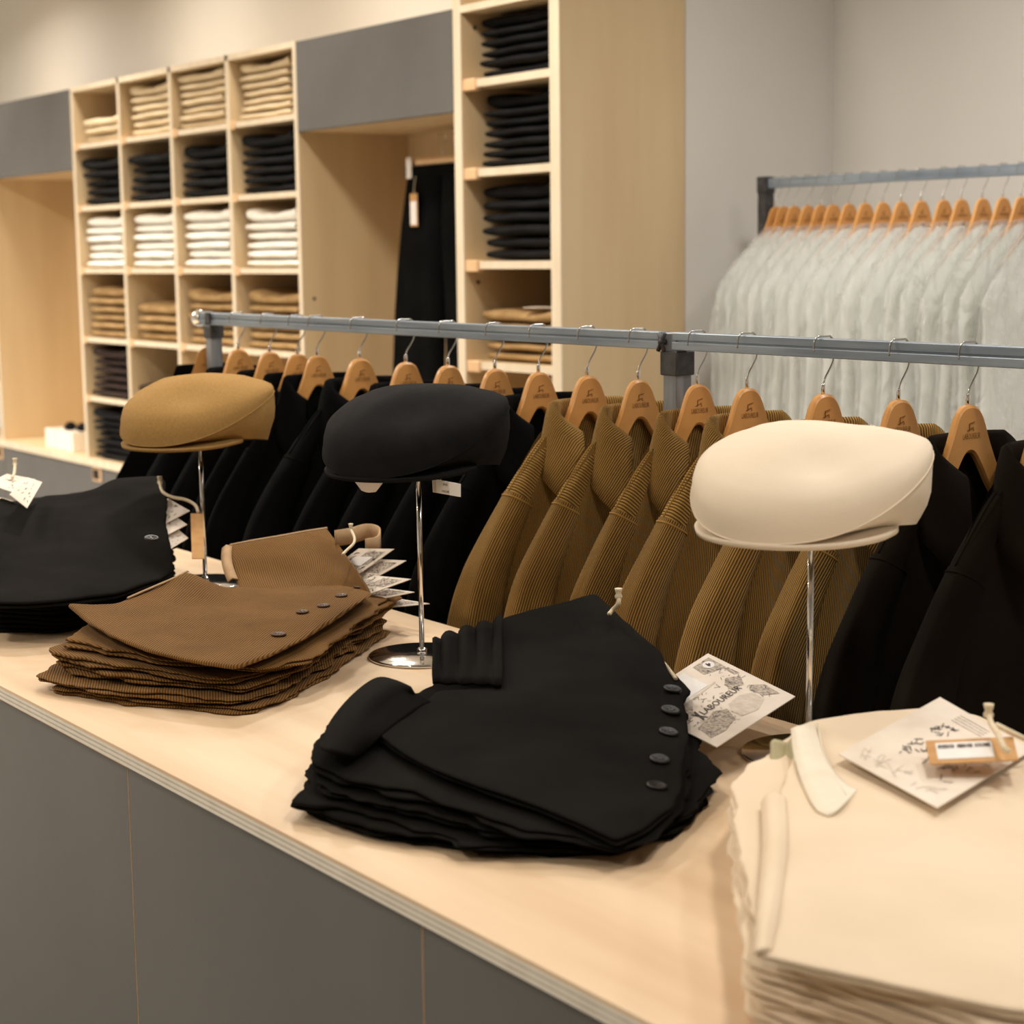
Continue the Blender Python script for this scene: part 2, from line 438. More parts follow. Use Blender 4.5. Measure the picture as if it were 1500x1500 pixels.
# ================================================================== ROOM
CY = 3.0            # front plane of the wall cabinets
DEP = 0.447
NX = -3.927         # end panel / niche wall plane
BY = 4.04           # back wall of the niche
def struct(name, d, mat): return tag(part(name, d, mat, smooth=False), kind='structure')
struct('floor', box(-11, 2.6, -3.2, BY + 0.1, -0.05, 0), 'floor_screed')
struct('ceiling', box(-11, 2.6, -3.2, BY + 0.1, 3.0, 3.05), 'ceiling_paint')
struct('wall_back', box(-11, NX - 0.002, CY + DEP + 0.004, BY + 0.1, 0, 3.0), 'plaster')
struct('wall_niche', box(NX - 0.002, 2.6, BY, BY + 0.1, 0, 3.0), 'plaster')
struct('wall_left', box(-11.1, -11, -3.2, BY + 0.1, 0, 3.0), 'plaster')
struct('wall_right', box(2.6, 2.7, -3.2, BY + 0.1, 0, 3.0), 'plaster')
struct('wall_front', box(-11, 2.6, -3.3, -3.2, 0, 3.0), 'plaster')

# ================================================================== WALL CABINETS
ZT = 2.208; ZD = 0.664; BK = CY + DEP
def board(name, x0, x1, y0, y1, z0, z1, root, mat='birch_cabinet', edge=True):
    """a board with its pale front edge as a lipping strip"""
    o = part(name, box(x0, x1, y0 + (0.004 if edge else 0), y1, z0, z1), mat, root, smooth=False)
    if edge: part('edge_strip', box(x0, x1, y0, y0 + 0.004, z0, z1), 'birch_edge', o, smooth=False)
    return o
# --- cubby grid unit
DIV = [-7.272, -6.80, -6.33, -5.862, -5.372]
ROWZ = [1.974, 1.720, 1.463, 1.176, 0.927]
cub = thing('cubby_shelf', 'pale birch pigeonhole shelf holding folded trousers in four columns', 'shelf', (-6.32, CY, ZD))
for x in DIV: board('upright_panel', x - 0.011, x + 0.011, CY, BK, ZD, ZT, cub)
board('top_panel', DIV[0] + 0.011, DIV[-1] - 0.011, CY, BK, ZT - 0.02, ZT, cub)
part('back_panel', box(DIV[0] + 0.011, DIV[-1] - 0.011, BK - 0.01, BK, ZD, ZT - 0.02), 'birch_cabinet', cub, smooth=False)
for c in range(4):
    for z in ROWZ:
        board('shelf_board', DIV[c] + 0.011, DIV[c + 1] - 0.011, CY + 0.006, BK - 0.01, z - 0.019, z, cub)
        part('cleat', box(DIV[c] + 0.011, DIV[c] + 0.045, CY + 0.001, CY + 0.006, z - 0.026, z + 0.004, 0.002), 'cleat_wood', cub, smooth=False)
# --- wardrobe niche with grey top door, hanging trousers inside
nb = thing('wardrobe_niche', 'tall birch wardrobe niche with grey top panel, black trousers hanging inside', 'wardrobe', (-4.9, CY, ZD))
x0, x1 = DIV[-1] + 0.011, -4.432
part('back_panel', box(x0, x1, BK - 0.012, BK, ZD, ZT), 'birch_cabinet', nb, smooth=False)
part('grey_door', box(x0 + 0.003, x1 - 0.002, CY - 0.002, CY + 0.018, 1.912, ZT - 0.004, 0.0015), 'grey_laminate', nb, smooth=False)
part('niche_ceiling', box(x0, x1, CY + 0.018, BK - 0.012, 1.912, 1.93), 'birch_cabinet', nb, smooth=False)
part('top_panel', box(x0, x1, CY + 0.02, BK - 0.012, ZT - 0.02, ZT), 'birch_cabinet', nb, smooth=False)
for z in (1.36, 0.95): part('peg_hole', lathe([(0.006, 0), (0.006, 0.0012)], 10, (0, 0, 0)), 'recess_dark', nb, local=True).location = (0, 0, 0)
for o, z in zip([c for c in nb.children if c.name.startswith('peg_hole')], (1.36, 0.95)):
    o.rotation_euler = (0, math.pi / 2, 0); o.location = (x0 - nb.location.x + 0.0002, 0.045, z - ZD)
part('ceiling_hook', tube([(-4.585, CY + 0.24, 1.913), (-4.585, CY + 0.24, 1.878), (-4.585, CY + 0.232, 1.868)], 0.002, 8), 'chrome', nb)
# --- right shelf column with end panel
sc = thing('shelf_column', 'narrow birch shelf column with tall plain end panel beside the plastic-wrapped garments', 'shelf', (-4.2, CY, ZD))
board('side_panel', -4.432, -4.394, CY, BK, ZD, ZT + 0.25, sc)
board('end_panel', -3.970, NX, CY, BK, ZD, ZT + 0.25, sc)
part('back_panel', box(-4.394, -3.970, BK - 0.01, BK, ZD, ZT), 'birch_cabinet', sc, smooth=False)
CZ = [PY(740, 110, CY).z, PY(740, 245, CY).z, PY(740, 384, CY).z, PY(740, 535, CY).z, 0.93]
for z in CZ:
    board('shelf_board', -4.394, -3.970, CY + 0.012, BK - 0.01, z - 0.019, z + 0.003, sc)
    part('cleat', box(-4.394, -4.332, CY + 0.004, CY + 0.03, z - 0.028, z + 0.006, 0.003), 'cleat_wood', sc, smooth=False)
board('top_panel', -4.394, -3.970, CY, BK, ZT - 0.02, ZT, sc)
for z in (2.15, 1.42):
    h = part('peg_hole', lathe([(0.006, 0), (0.006, 0.0012)], 10), 'recess_dark', sc, local=True)
    h.rotation_euler = (0, math.pi / 2, 0); h.location = (-4.394 - sc.location.x + 0.0002, 0.05, z - ZD)
# --- left niche with desk shelf
na = thing('display_niche', 'open birch display niche with grey top panel and paper tray on its ledge', 'cabinet', (-7.75, CY, ZD))
x0, x1 = -8.27, DIV[0] - 0.011
part('back_panel', box(x0, x1, BK - 0.012, BK, ZD, ZT), 'birch_cabinet', na, smooth=False)
part('grey_door', box(x0 + 0.003, x1 - 0.002, CY - 0.002, CY + 0.018, 1.872, ZT - 0.004, 0.0015), 'grey_laminate', na, smooth=False)
part('niche_ceiling', box(x0, x1, CY + 0.018, BK - 0.012, 1.872, 1.89), 'birch_cabinet', na, smooth=False)
board('side_panel', x0 - 0.022, x0, CY, BK, ZD, ZT, na)
# --- far shelf unit at the frame edge
fu = thing('side_shelf', 'birch shelf beyond the display niche, holding dark folded clothes', 'shelf', (-8.6, CY, ZD))
part('back_panel', box(-8.9, -8.293, BK - 0.012, BK, ZD, ZT), 'birch_cabinet', fu, smooth=False)
for z in (ZT - 0.02, 1.72, 1.2, 0.93): board('shelf_board', -8.9, -8.293, CY, BK - 0.012, z - 0.02, z, fu)
# --- base cabinet run with ledge and grey drawers
bc = thing('base_cabinet', 'long birch ledge over grey drawer fronts under the wall shelves', 'cabinet', (-6.4, CY, 0))
board('end_panel', -3.970, NX, CY, BK, 0.0, ZD - 0.0005, bc)
board('ledge', -8.9, -3.972, CY - 0.012, BK, ZD - 0.032, ZD - 0.0005, bc)
part('carcass', box(-8.9, -3.972, CY + 0.02, BK, 0.06, ZD - 0.032), 'birch_cabinet', bc, smooth=False)
dx = [-8.9, -8.28, -7.12, -5.95, -4.9, -3.972]
for a, b in zip(dx[:-1], dx[1:]):
    d = part('drawer_front', box(a + 0.003, b - 0.003, CY, CY + 0.019, 0.08, ZD - 0.036, 0.001), 'grey_laminate', bc, smooth=False)
    zc = ZD - 0.068
    part('handle_rim', box(b - 0.105, b - 0.012, CY - 0.0015, CY + 0.001, zc - 0.028, zc + 0.028, 0.001), 'cleat_wood', d, smooth=False)
    part('handle_slot', box(b - 0.098, b - 0.03, CY - 0.0022, CY + 0.0, zc - 0.02, zc + 0.022, 0.0008), 'recess_dark', d, smooth=False)

# --- paper tray on the ledge of the left niche
tr = PY(85, 640, CY + 0.06); tr = Vector((-7.66, CY + 0.13, ZD))
pt = thing('paper_tray', 'small white card tray with dark trinkets on the birch ledge', 'tray', tr)
part('tray_body', join(box(tr.x - 0.16, tr.x + 0.16, tr.y - 0.10, tr.y + 0.14, ZD + 0.0005, ZD + 0.006),
                       box(tr.x - 0.16, tr.x + 0.16, tr.y - 0.10, tr.y - 0.094, ZD + 0.006, ZD + 0.085),
                       box(tr.x - 0.16, tr.x + 0.16, tr.y + 0.134, tr.y + 0.14, ZD + 0.006, ZD + 0.085),
                       box(tr.x - 0.16, tr.x - 0.154, tr.y - 0.094, tr.y + 0.134, ZD + 0.006, ZD + 0.085),
                       box(tr.x + 0.154, tr.x + 0.16, tr.y - 0.094, tr.y + 0.134, ZD + 0.006, ZD + 0.085)), 'ply_light', pt, smooth=False)
part('filling', box(tr.x - 0.153, tr.x + 0.153, tr.y - 0.093, tr.y + 0.133, ZD + 0.007, ZD + 0.076), 'card_paper', pt, smooth=False)
for k, (ax, ay) in enumerate([(-0.06, -0.02), (0.03, 0.0), (0.09, 0.05)]):
    V, F = lathe([(0.006, 0), (0.026, 0.006), (0.03, 0.018), (0.018, 0.034), (0.004, 0.038)], 10, (tr.x + ax, tr.y + ay, ZD + 0.0765))
    V = [(x + 0.008 * nz(x * 60, y * 60, z * 60), y + 0.008 * nz(y * 60, z * 60, x * 60), z) for x, y, z in V]
    tag(part('ribbon_roll', (V, F), 'shelf_black'), ['dark rolled ribbon at the tray\'s far end', 'dark rolled ribbon in the middle of the paper tray', 'dark rolled ribbon at the tray end beside the cubbies'][k], 'ribbon', 'rolled ribbons in the paper tray')

# --- folded trousers in the cubbies: meshes per colour and variant
def folded_mesh(mat, var, wx=0.34, dy=0.30, t=0.033):
    r = random.Random(var * 31 + 5); rows = []; nxs, npr = 22, 26
    for i in range(nxs + 1):
        s = i / nxs; x = (s - 0.5) * wx; row = []
        e = 1 - abs(2 * s - 1) ** 10 * 0.25
        for j in range(npr):
            a = 2 * math.pi * j / npr; c, sn = math.cos(a), math.sin(a)
            y = dy / 2 * math.copysign(abs(c) ** 0.32, c)
            z = t / 2 + t / 2 * math.copysign(abs(sn) ** 0.75, sn) * e
            up = max(0, (z / t))
            if var >= 2:           # top piece, ruffled
                y += 0.012 * nz(x * 9 + var, z * 10, 2)
                z += up * (0.034 * abs(nz(x * 9 + var * 3, 1.3, 0)) + (0.06 if var == 3 else 0.022) * max(0, abs(x / wx * 2) - 0.35) ** 1.3)
            else:
                y += 0.010 * nz(x * 7 + var * 5, z * 20, 3); z += 0.004 * nz(x * 8 + var, 0.2, y * 6)
            row.append(Vector((x + 0.008 * nz(y * 8 + var, z * 30, 7), y, z)))
        rows.append(row)
    V, F, UV = gridmesh(rows, closed=True)
    F = list(F) + [tuple(range(npr)), tuple(range(nxs * npr + npr - 1, nxs * npr - 1, -1))]
    zm = min(v.z for v in V); V = [Vector((v.x, v.y, v.z - zm)) for v in V]
    return make_mesh('folded_trousers', V, F, UV, True, mat)
FM = {}
ORD = ['lowest', 'second', 'third', 'fourth', 'fifth', 'sixth', 'seventh', 'eighth', 'ninth']
def cubby_stack(x, z, n, mat, colour, where, group, t=0.028, y=CY + 0.175, wx=1.08, room=0.215):
    zz = z + 0.0006; plan = []
    for i in range(n):
        var = (3 if rnd.random() < 0.5 else 2) if i == n - 1 else i % 2
        if (mat, var) not in FM: FM[(mat, var)] = folded_mesh(mat, var)
        me = FM[(mat, var)]; plan.append((me, max(v.co.z for v in me.vertices), t / 0.033 * rnd.uniform(0.95, 1.05)))
    fit = min(1.0, room / sum(h * k + 0.0004 for _, h, k in plan))
    for i, (me, hgt, k) in enumerate(plan):
        o = bpy.data.objects.new('folded_trousers', me); COL.objects.link(o); k *= fit
        o.location = (x + rnd.uniform(-0.004, 0.004), y + rnd.uniform(-0.008, 0.008), zz)
        o.rotation_euler = (0, 0, rnd.uniform(-0.02, 0.02) + (math.pi if i % 3 == 2 and i < n - 1 else 0))
        o.scale = (wx * rnd.uniform(0.97, 1.02), rnd.uniform(0.95, 1.02), k)
        zz += hgt * k + 0.0004
        pos = 'top' if i == n - 1 and n > 1 else ORD[i]
        tag(o, f'{colour} folded trousers, {pos} of {["", "one", "two", "three", "four", "five", "six", "seven", "eight", "nine"][n]} in the {where}', 'trousers', group)
WH = ['cubby column beside the display niche', 'second cubby column from the display niche', 'third cubby column from the display niche', 'cubby column beside the wardrobe niche']
XC = [(DIV[i] + DIV[i + 1]) / 2 for i in range(4)]
for i, n in enumerate([3, 6, 7, 7]): cubby_stack(XC[i] + (0.02 if i == 0 else 0.0 if i == 1 else -0.015), ROWZ[0], n, 'shelf_cream', 'cream', WH[i], 'cream trousers in the top cubby row', 0.0285, wx=1.05, room=0.205)
for i, n in enumerate([5, 5, 5, 6]): cubby_stack(XC[i] - 0.012, ROWZ[1], n, 'shelf_black', 'black', WH[i], 'black trousers in the second cubby row', 0.031)
for i, n in enumerate([6, 6, 6, 6]): cubby_stack(XC[i] - 0.014, ROWZ[2], n, 'shelf_white', 'white', WH[i], 'white trousers in the third cubby row', 0.033)
for i, n in enumerate([6, 4, 6, 6]): cubby_stack(XC[i] - 0.012, ROWZ[3], n, 'shelf_tan', 'tan', WH[i], 'tan trousers in the fourth cubby row', 0.03)
for i, n in enumerate([6, 2]): cubby_stack(XC[i] - 0.01, ROWZ[4], n, 'shelf_dark_brown', 'dark brown', WH[i], 'dark brown trousers in the fifth cubby row', 0.03)
cubby_stack(XC[0] - 0.01, ZD, 7, 'shelf_black', 'bottom-row black', WH[0], 'black trousers in the bottom cubby row', 0.03)
for z, n, mt, cl in [(CZ[0], 6, 'shelf_black', 'black'), (CZ[1], 7, 'shelf_black', 'black'), (CZ[2], 6, 'shelf_black', 'black'), (CZ[3], 5, 'shelf_tan', 'tan')]:
    k = [CZ[0], CZ[1], CZ[2], CZ[3]].index(z)
    cubby_stack(-4.180, z + 0.0032, n, mt, cl, ['top shelf of the narrow column', 'second shelf of the narrow column', 'third shelf of the narrow column', 'fourth shelf of the narrow column'][k], 'trousers in the narrow shelf column', 0.030 if k < 3 else 0.026, y=CY + 0.2, wx=1.08, room=[ZT - 0.02 - CZ[0], CZ[0] - CZ[1] - 0.022, CZ[1] - CZ[2] - 0.022, CZ[2] - CZ[3] - 0.022][k] - 0.012)
cubby_stack(-8.55, 1.2, 5, 'shelf_dark_brown', 'dark brown', 'side shelf beyond the niche', 'trousers in the side shelf', 0.03)
cubby_stack(-8.55, 0.93, 6, 'shelf_black', 'black', 'side shelf beyond the niche', 'trousers in the side shelf', 0.03)

# --- paper tag lying on the tan stack of the narrow column
zc = CZ[3] + 0.003 + 5 * 0.026 + 0.03
pg = thing('price_card', 'pale printed card lying on the tan trousers in the narrow shelf column', 'card', (-4.10, CY + 0.1, zc), 0.5)
part('card', box(-0.07, 0.07, -0.045, 0.045, 0, 0.002), 'card_paper', pg, local=True, smooth=False)
part('printed_block', box(-0.05, 0.03, -0.03, 0.02, 0.002, 0.0025), 'print_grey', pg, local=True, smooth=False)

# --- black trousers hanging in the wardrobe niche
TY = CY + 0.24
wl = PY(599, 252, TY); tx = wl.x + 0.20; tz = PY(630, 244, TY).z
ht = thing('hanging_trousers', 'black trousers hanging full length in the birch wardrobe niche', 'trousers', (tx, TY, tz - 1.06))
def leg(sx):
    rows = []
    for i in range(31):
        v = i / 30; z = tz - 1.06 * v
        out = 0.198 + 0.19 * v ** 0.95
        inn = max(0.0, (v - 0.27) * 0.055) if v > 0.27 else 0.0
        th = 0.016 + 0.02 * min(1, v * 6)
        row = []
        for j in range(28):
            a = 2 * math.pi * j / 28; c, s = math.cos(a), math.sin(a)
            cx = sx * (out + inn) / 2; hw = (out - inn) / 2
            x = cx + hw * math.copysign(abs(c) ** 0.8, c)
            y = th * math.copysign(abs(s) ** 0.9, s) + 0.012 * math.sin(x * 60 + v * 2) * v
            row.append(Vector((tx + x, TY + y, z)))
        rows.append(row)
    return gridmesh(rows, closed=True)
for s in (-1, 1): part('trouser_leg', leg(s), 'black_wool', ht)
part('waistband', box(tx - 0.2, tx + 0.2, TY - 0.019, TY + 0.019, tz - 0.03, tz + 0.004, 0.004), 'black_wool', ht)
hh = thing('clip_hanger', 'wooden bar clip hanger holding the black trousers in the wardrobe niche', 'hanger', (tx, TY, tz))
part('bar', box(tx - 0.19, tx + 0.19, TY - 0.012, TY + 0.012, tz + 0.0046, tz + 0.03, 0.005), 'cleat_wood', hh)
part('hook', tube(spline([(tx, TY, tz + 0.028), (tx, TY, tz + 0.06), (tx, TY + 0.015, tz + 0.08), (tx, TY + 0.02, 1.862), (tx, TY + 0.012, 1.876), (tx, TY, 1.8805), (tx, TY - 0.012, 1.876), (tx, TY - 0.018, 1.86)], 30), 0.002, 8), 'chrome', hh)
for s in (-1, 1): part('clip', box(tx + s * 0.165 - 0.016, tx + s * 0.165 + 0.016, TY - 0.024, TY - 0.0195, tz - 0.035, tz + 0.034, 0.002), 'white_paper', hh)
tg = thing('kraft_tag', 'small kraft tag with white label hanging from the black trousers in the niche', 'tag', (tx - 0.105, TY - 0.045, tz - 0.19))
part('tag_card', box(tx - 0.125, tx - 0.082, TY - 0.047, TY - 0.044, tz - 0.19, tz - 0.085, 0.001), 'kraft_paper', tg, smooth=False)
part('white_label', box(tx - 0.121, tx - 0.086, TY - 0.0482, TY - 0.047, tz - 0.184, tz - 0.11), 'white_paper', tg, smooth=False)
part('string', tube([(tx - 0.104, TY - 0.045, tz - 0.09), (tx - 0.108, TY - 0.04, tz - 0.06), (tx - 0.115, TY - 0.03, tz - 0.03)], 0.0014, 6), 'cotton_cord', tg)

# ================================================================== COUNTER
FY, BYC, CT = 0.840, 1.548, 0.92
CX0, CX1 = -4.6, 0.35
top = thing('worktop', 'pale birch plywood counter worktop with striped layered edge', 'worktop', (-2.1, 1.19, CT - 0.019))
part('top_veneer', box(CX0, CX1, FY + 0.0005, BYC, CT - 0.0045, CT, 0.0006), 'birch_worktop', top, smooth=False)
for k in range(5):
    z1 = CT - 0.0045 - k * 0.003
    part('ply_layer', box(CX0, CX1, FY + (0.0 if k % 2 == 0 else 0.0006), BYC, z1 - 0.003, z1), 'ply_light' if k % 2 == 0 else 'ply_dark', top, smooth=False)
sx = [PY(187, 1132, FY + 0.012).x, PY(619, 1364, FY + 0.012).x]; wdt = sx[1] - sx[0]
edges = [sx[0] - 4 * wdt, sx[0] - 3 * wdt, sx[0] - 2 * wdt, sx[0] - wdt, sx[0], sx[1], sx[1] + wdt, sx[1] + 2 * wdt]
names = ['fifth', 'fourth', 'third', 'second', 'first', 'x', 'x']
desc = ['far end', 'far black trousers pile', 'gap before the brown pile', 'brown corduroy pile', 'middle black trousers pile', 'cream trousers pile', 'near end']
for k, (a, b) in enumerate(zip(edges[:-1], edges[1:])):
    u = thing('counter_cabinet', f'grey-fronted counter cabinet under the {["worktop far end", "far black trousers pile", "tan cap stand", "brown corduroy pile", "middle black trousers pile", "cream trousers pile", "worktop near end"][k]}', 'cabinet', ((a + b) / 2, FY + 0.3, 0), group='counter cabinets with grey fronts')
    part('carcass', box(a, b, FY + 0.034, BYC - 0.02, 0.0, CT - 0.0195), 'birch_cabinet', u, smooth=False)
    drop = 0.010 if b <= sx[0] + 0.01 else 0.004
    d = part('door', box(a + 0.0016, b - 0.0016, FY + 0.012, FY + 0.031, 0.06, CT - 0.0195 - drop), 'grey_laminate', u, smooth=False)
    part('door_edge', join(box(a + 0.0016, b - 0.0016, FY + 0.0122, FY + 0.0308, CT - 0.0195 - drop, CT - 0.0195 - drop + 0.0012),
                           box(b - 0.0016, b - 0.0004, FY + 0.0122, FY + 0.0308, 0.06, CT - 0.0195 - drop)), 'cleat_wood', d, smooth=False)

# ================================================================== HAT STANDS AND CAPS
def hat_stand(x, y, top_z, label):
    t = thing('hat_stand', label, 'hat stand', (x, y, CT), group='chrome hat stands on the counter')
    part('base_disc', lathe([(0.0, 0.0002), (0.076, 0.0002), (0.078, 0.001), (0.078, 0.004), (0.0765, 0.0052), (0.0, 0.0056)], 64, (x, y, CT)), 'chrome', t)
    part('pole', lathe([(0.0038, 0.005), (0.0038, top_z - CT - 0.02)], 16, (x, y, CT)), 'chrome', t)
    part('collar', lathe([(0.0075, 0.0055), (0.0075, 0.012), (0.0045, 0.015)], 16, (x, y, CT)), 'chrome', t)
    part('head_disc', lathe([(0.045, top_z - CT - 0.022), (0.05, top_z - CT - 0.019), (0.045, top_z - CT - 0.016)], 32, (x, y, CT)), 'chrome', t)
def cap(x, y, z, rotz, mat, label, bulge=1.0, scale=1.0, lift=0.0):
    """flat cap facing -y: rim at z = 0"""
    t = thing('flat_cap', label, 'cap', (x, y, z), rotz); t.scale = (scale,) * 3
    n = 72; c0 = 0.008
    def rim(a):   return Vector((0.110 * math.cos(a), c0 + (0.124 if math.sin(a) > 0 else 0.116) * math.sin(a), -0.014 * min(1, max(0, math.sin(a) + 0.45))))
    def seam(a):
        s = math.sin(a); k = (1 - s) / 2                 # k = 1 at the front
        ex, ey = 0.128, 0.139
        z = -0.011 + lift + (0.084 - lift) * math.sin(min(1, (1 - k) * 1.15) * math.pi / 2) ** 1.2
        return Vector((ex * math.cos(a), 0.002 + (ey if s > 0 else 0.156) * s, z))
    A = [2 * math.pi * i / n for i in range(n)]
    side = []
    for q in (0, 0.12, 0.3, 0.5, 0.7, 0.86, 0.95, 1.0):
        row = []
        for a in A:
            r, s = rim(a), seam(a); k = (1 - math.sin(a)) / 2
            p = r.lerp(s, q); b = math.sin(math.pi * q)
            out = Vector((math.cos(a), math.sin(a), 0))
            p += out * (0.005 * b * (1 - k) + 0.003 * b) + out * 0.004 * b * nz(a * 3, q * 2, x * 5)
            p.z -= 0.004 * math.sin(math.pi * q) * (1 - k)
            p.z += (1 - q) * 0.004 * math.sin(2 * a + 1) - (1 - q) * 0.006 * (1 - k)
            row.append(p)
        side.append(row)
    o = part('side_band', gridmesh(side, closed=True), mat, t, local=True)
    inner = [[rim(a) * (1 - 0.06 * q) + Vector((0, 0, 0.03 * q)) for a in A] for q in (0, 0.5, 1)]
    part('inner_band', gridmesh(inner, closed=True, flip=True), 'black_wool' if mat != 'cream_cap_cotton' else 'sage_cotton', t, local=True)
    rows = []
    H = 0.098 * bulge
    for q in (1.0, 0.985, 0.955, 0.9, 0.82, 0.72, 0.6, 0.47, 0.34, 0.2, 0.08, 0.0):
        row = []
        for a in A:
            s = seam(a); k = (1 - math.sin(a)) / 2
            xy = Vector((s.x, s.y - 0.002, 0)) * q
            out = Vector((math.cos(a), math.sin(a), 0))
            fr = (1 - q ** 2.7) ** 0.72
            zt = s.z + (H - s.z) * fr - 0.012 * max(0, -math.sin(a)) * q * (1 - q) * 4 * 0.4
            p = Vector((xy.x, xy.y + 0.002 + 0.008 * (1 - q), zt)) + out * 0.010 * math.sin(math.pi * min(1, (1 - q) * 4)) * (1 if q > 0.7 else 0)
            p.z += 0.004 * nz(p.x * 14 + x * 9, p.y * 14, 1) * (1 - q ** 6)
            # soft dent on the front left flank
            d = (Vector((p.x - 0.035, p.y + 0.075, 0))).length
            p.z -= 0.012 * math.exp(-(d / 0.032) ** 2) * (1 - q ** 8)
            row.append(p)
        rows.append(row)
    cr = part('crown', gridmesh(rows, closed=True, flip=False), mat, t, local=True)
    # twin stitched seam
    for dq, dz in ((0.0, 0.0),):
        part('seam', tube([seam(a) + Vector((math.cos(a), math.sin(a), 0)) * 0.0008 for a in A + [0]], 0.0008, 6, caps=False), mat, cr, local=True)
    # brim: crescent at the front
    br = []
    for q in (0, 0.25, 0.5, 0.75, 0.9, 1.0):
        row = []
        for i in range(41):
            a = -math.pi / 2 + (i / 40 - 0.5) * math.radians(150)
            f = math.cos((i / 40 - 0.5) * math.pi) ** 0.8
            r = rim(a); out = Vector((math.cos(a) * 0.65, math.sin(a), 0)).normalized()
            p = r + out * (0.049 * f * q) + Vector((0, 0, -0.003 - 0.011 * q * f - 0.004 * abs(math.cos(a)) ** 2 * f * q))
            row.append(p - out * 0.006 * (1 - q))
        br.append(row)
    part('brim', shell([[p + Vector((0, 0, 0.003)) for p in r] for r in br][::-1], 0.006), mat, t, local=True)
    return t
ST = [(-2.908, 1.412, 1.171), (-2.163, 1.392, 1.186), (-1.447, 1.462, 1.171)]
hat_stand(ST[0][0], ST[0][1], ST[0][2] + 0.045, 'chrome hat stand under the tan wool cap')
hat_stand(ST[1][0], ST[1][1], ST[1][2] + 0.045, 'chrome hat stand under the black cap')
hat_stand(ST[2][0], ST[2][1], ST[2][2] + 0.045, 'chrome hat stand under the cream cap')
cap(ST[0][0], ST[0][1], ST[0][2] + 0.020, 0.50, 'tan_wool', 'tan wool flat cap on a chrome stand', 1.08, 1.0, 0.004)
cap(ST[1][0], ST[1][1], ST[1][2] + 0.026, 0.48, 'black_cotton_cap', 'black cotton flat cap on a chrome stand with paper stuffing below', 1.08, 1.0)
cap(ST[2][0], ST[2][1], ST[2][2] + 0.032, 0.42, 'cream_cap_cotton', 'cream cotton flat cap on a chrome stand', 1.0, 1.03)
# stuffing paper and size sticker under the black cap
bx = ST[1]
V, F = lathe([(0.002, -0.03), (0.012, -0.026), (0.02, -0.014), (0.024, 0.0), (0.02, 0.016), (0.006, 0.022)], 18)
pc = PY(540, 700, bx[1] - 0.10)
V = [Vector(p) + Vector((0.006 * nz(p[0] * 90, p[1] * 90, p[2] * 90), 0.006 * nz(p[1] * 90, p[2] * 90, 3), 0.005 * nz(p[2] * 90, p[0] * 90, 5))) + pc + Vector((0, 0, 0.008)) for p in V]
tag(part('stuffing_paper', (V, F), 'white_paper'), 'crumpled white paper peeking from under the black cap', 'paper')
c4 = [PY(633, 701, bx[1] - 0.04), PY(674, 709, bx[1] - 0.04), PY(674, 728, bx[1] - 0.04), PY(634, 721, bx[1] - 0.04)]

def quad_card(name, corners, mat, parent, th=0.0012):
    """thin card from four corners (ordered round), front face first"""
    C = [Vector(c) for c in corners]; n = (C[1] - C[0]).cross(C[3] - C[0]).normalized()
    if n.dot(CAM - C[0]) < 0: n = -n
    nn = 8; rows = [[C[0].lerp(C[1], i / nn).lerp(C[3].lerp(C[2], i / nn), j / nn) for i in range(nn + 1)] for j in range(nn + 1)]
    fr = rows; bk = [[p - n * th for p in r] for r in rows]
    V, F, UV = gridmesh(fr); V2, F2, UV2 = gridmesh(bk, flip=True); k = len(V); c = nn + 1
    F = list(F) + [tuple(i + k for i in q) for q in F2]
    rim = list(range(c)) + [r * c + nn for r in range(1, c)] + [nn * c + i for i in range(nn - 1, -1, -1)] + [r * c for r in range(nn - 1, 0, -1)]
    for a, b in zip(rim, rim[1:] + rim[:1]): F.append((b, a, a + k, b + k))
    o = part(name, (list(V) + list(V2), F, list(UV) + list(UV2)), mat, parent, smooth=False)
    def at(u, v, h=0.0004): return C[0].lerp(C[1], u).lerp(C[3].lerp(C[2], u), v) + n * h
    return o, at
def on_card(name, at, polys, mat, parent, h=0.0004):
    """flat print: polygons in card (u, v)"""
    V = []; F = []
    for p in polys:
        k = len(V); V += [at(u, v, h) for u, v in p]; F.append(tuple(range(k, k + len(p))))
    return part(name, (V, F), mat, parent, smooth=False)
def text_on(name, at, s, u0, v0, u1, v1, mat, parent, h=0.0005, skew=0.0):
    tv, tf = text_shape(s)
    V = [at(u0 + (u1 - u0) * x, v0 + (v1 - v0) * y + skew * x, h) for x, y in tv]
    return part(name, (V, tf), mat, parent, smooth=False)
def rects(lst): return [[(a, c), (b, c), (b, d), (a, d)] for a, b, c, d in lst]
def scribble(at, name, u0, u1, v0, v1, n, mat, parent, seed, wd=0.006, ln=0.1):
    """short pen strokes as thin polygons"""
    r = random.Random(seed); P = []
    for _ in range(n):
        u, v = r.uniform(u0, u1), r.uniform(v0, v1); a = r.uniform(0, math.pi); l = r.uniform(0.3, 1) * ln
        du, dv = math.cos(a) * l / 2, math.sin(a) * l / 2; pu, pv = -math.sin(a) * wd / 2, math.cos(a) * wd / 2
        cu = min(max(u, u0 + abs(du)), u1 - abs(du)) if u1 - u0 > 2 * abs(du) else (u0 + u1) / 2
        cv = min(max(v, v0 + abs(dv)), v1 - abs(dv)) if v1 - v0 > 2 * abs(dv) else (v0 + v1) / 2
        P.append([(cu - du - pu, cv - dv - pv), (cu + du - pu, cv + dv - pv), (cu + du + pu, cv + dv + pv), (cu - du + pu, cv - dv + pv)])
    return on_card(name, at, P, mat, parent, 0.0006)
sl = thing('size_sticker', 'white size sticker reading NOIR hanging under the black cap', 'sticker', (c4[3] + c4[2]) / 2)
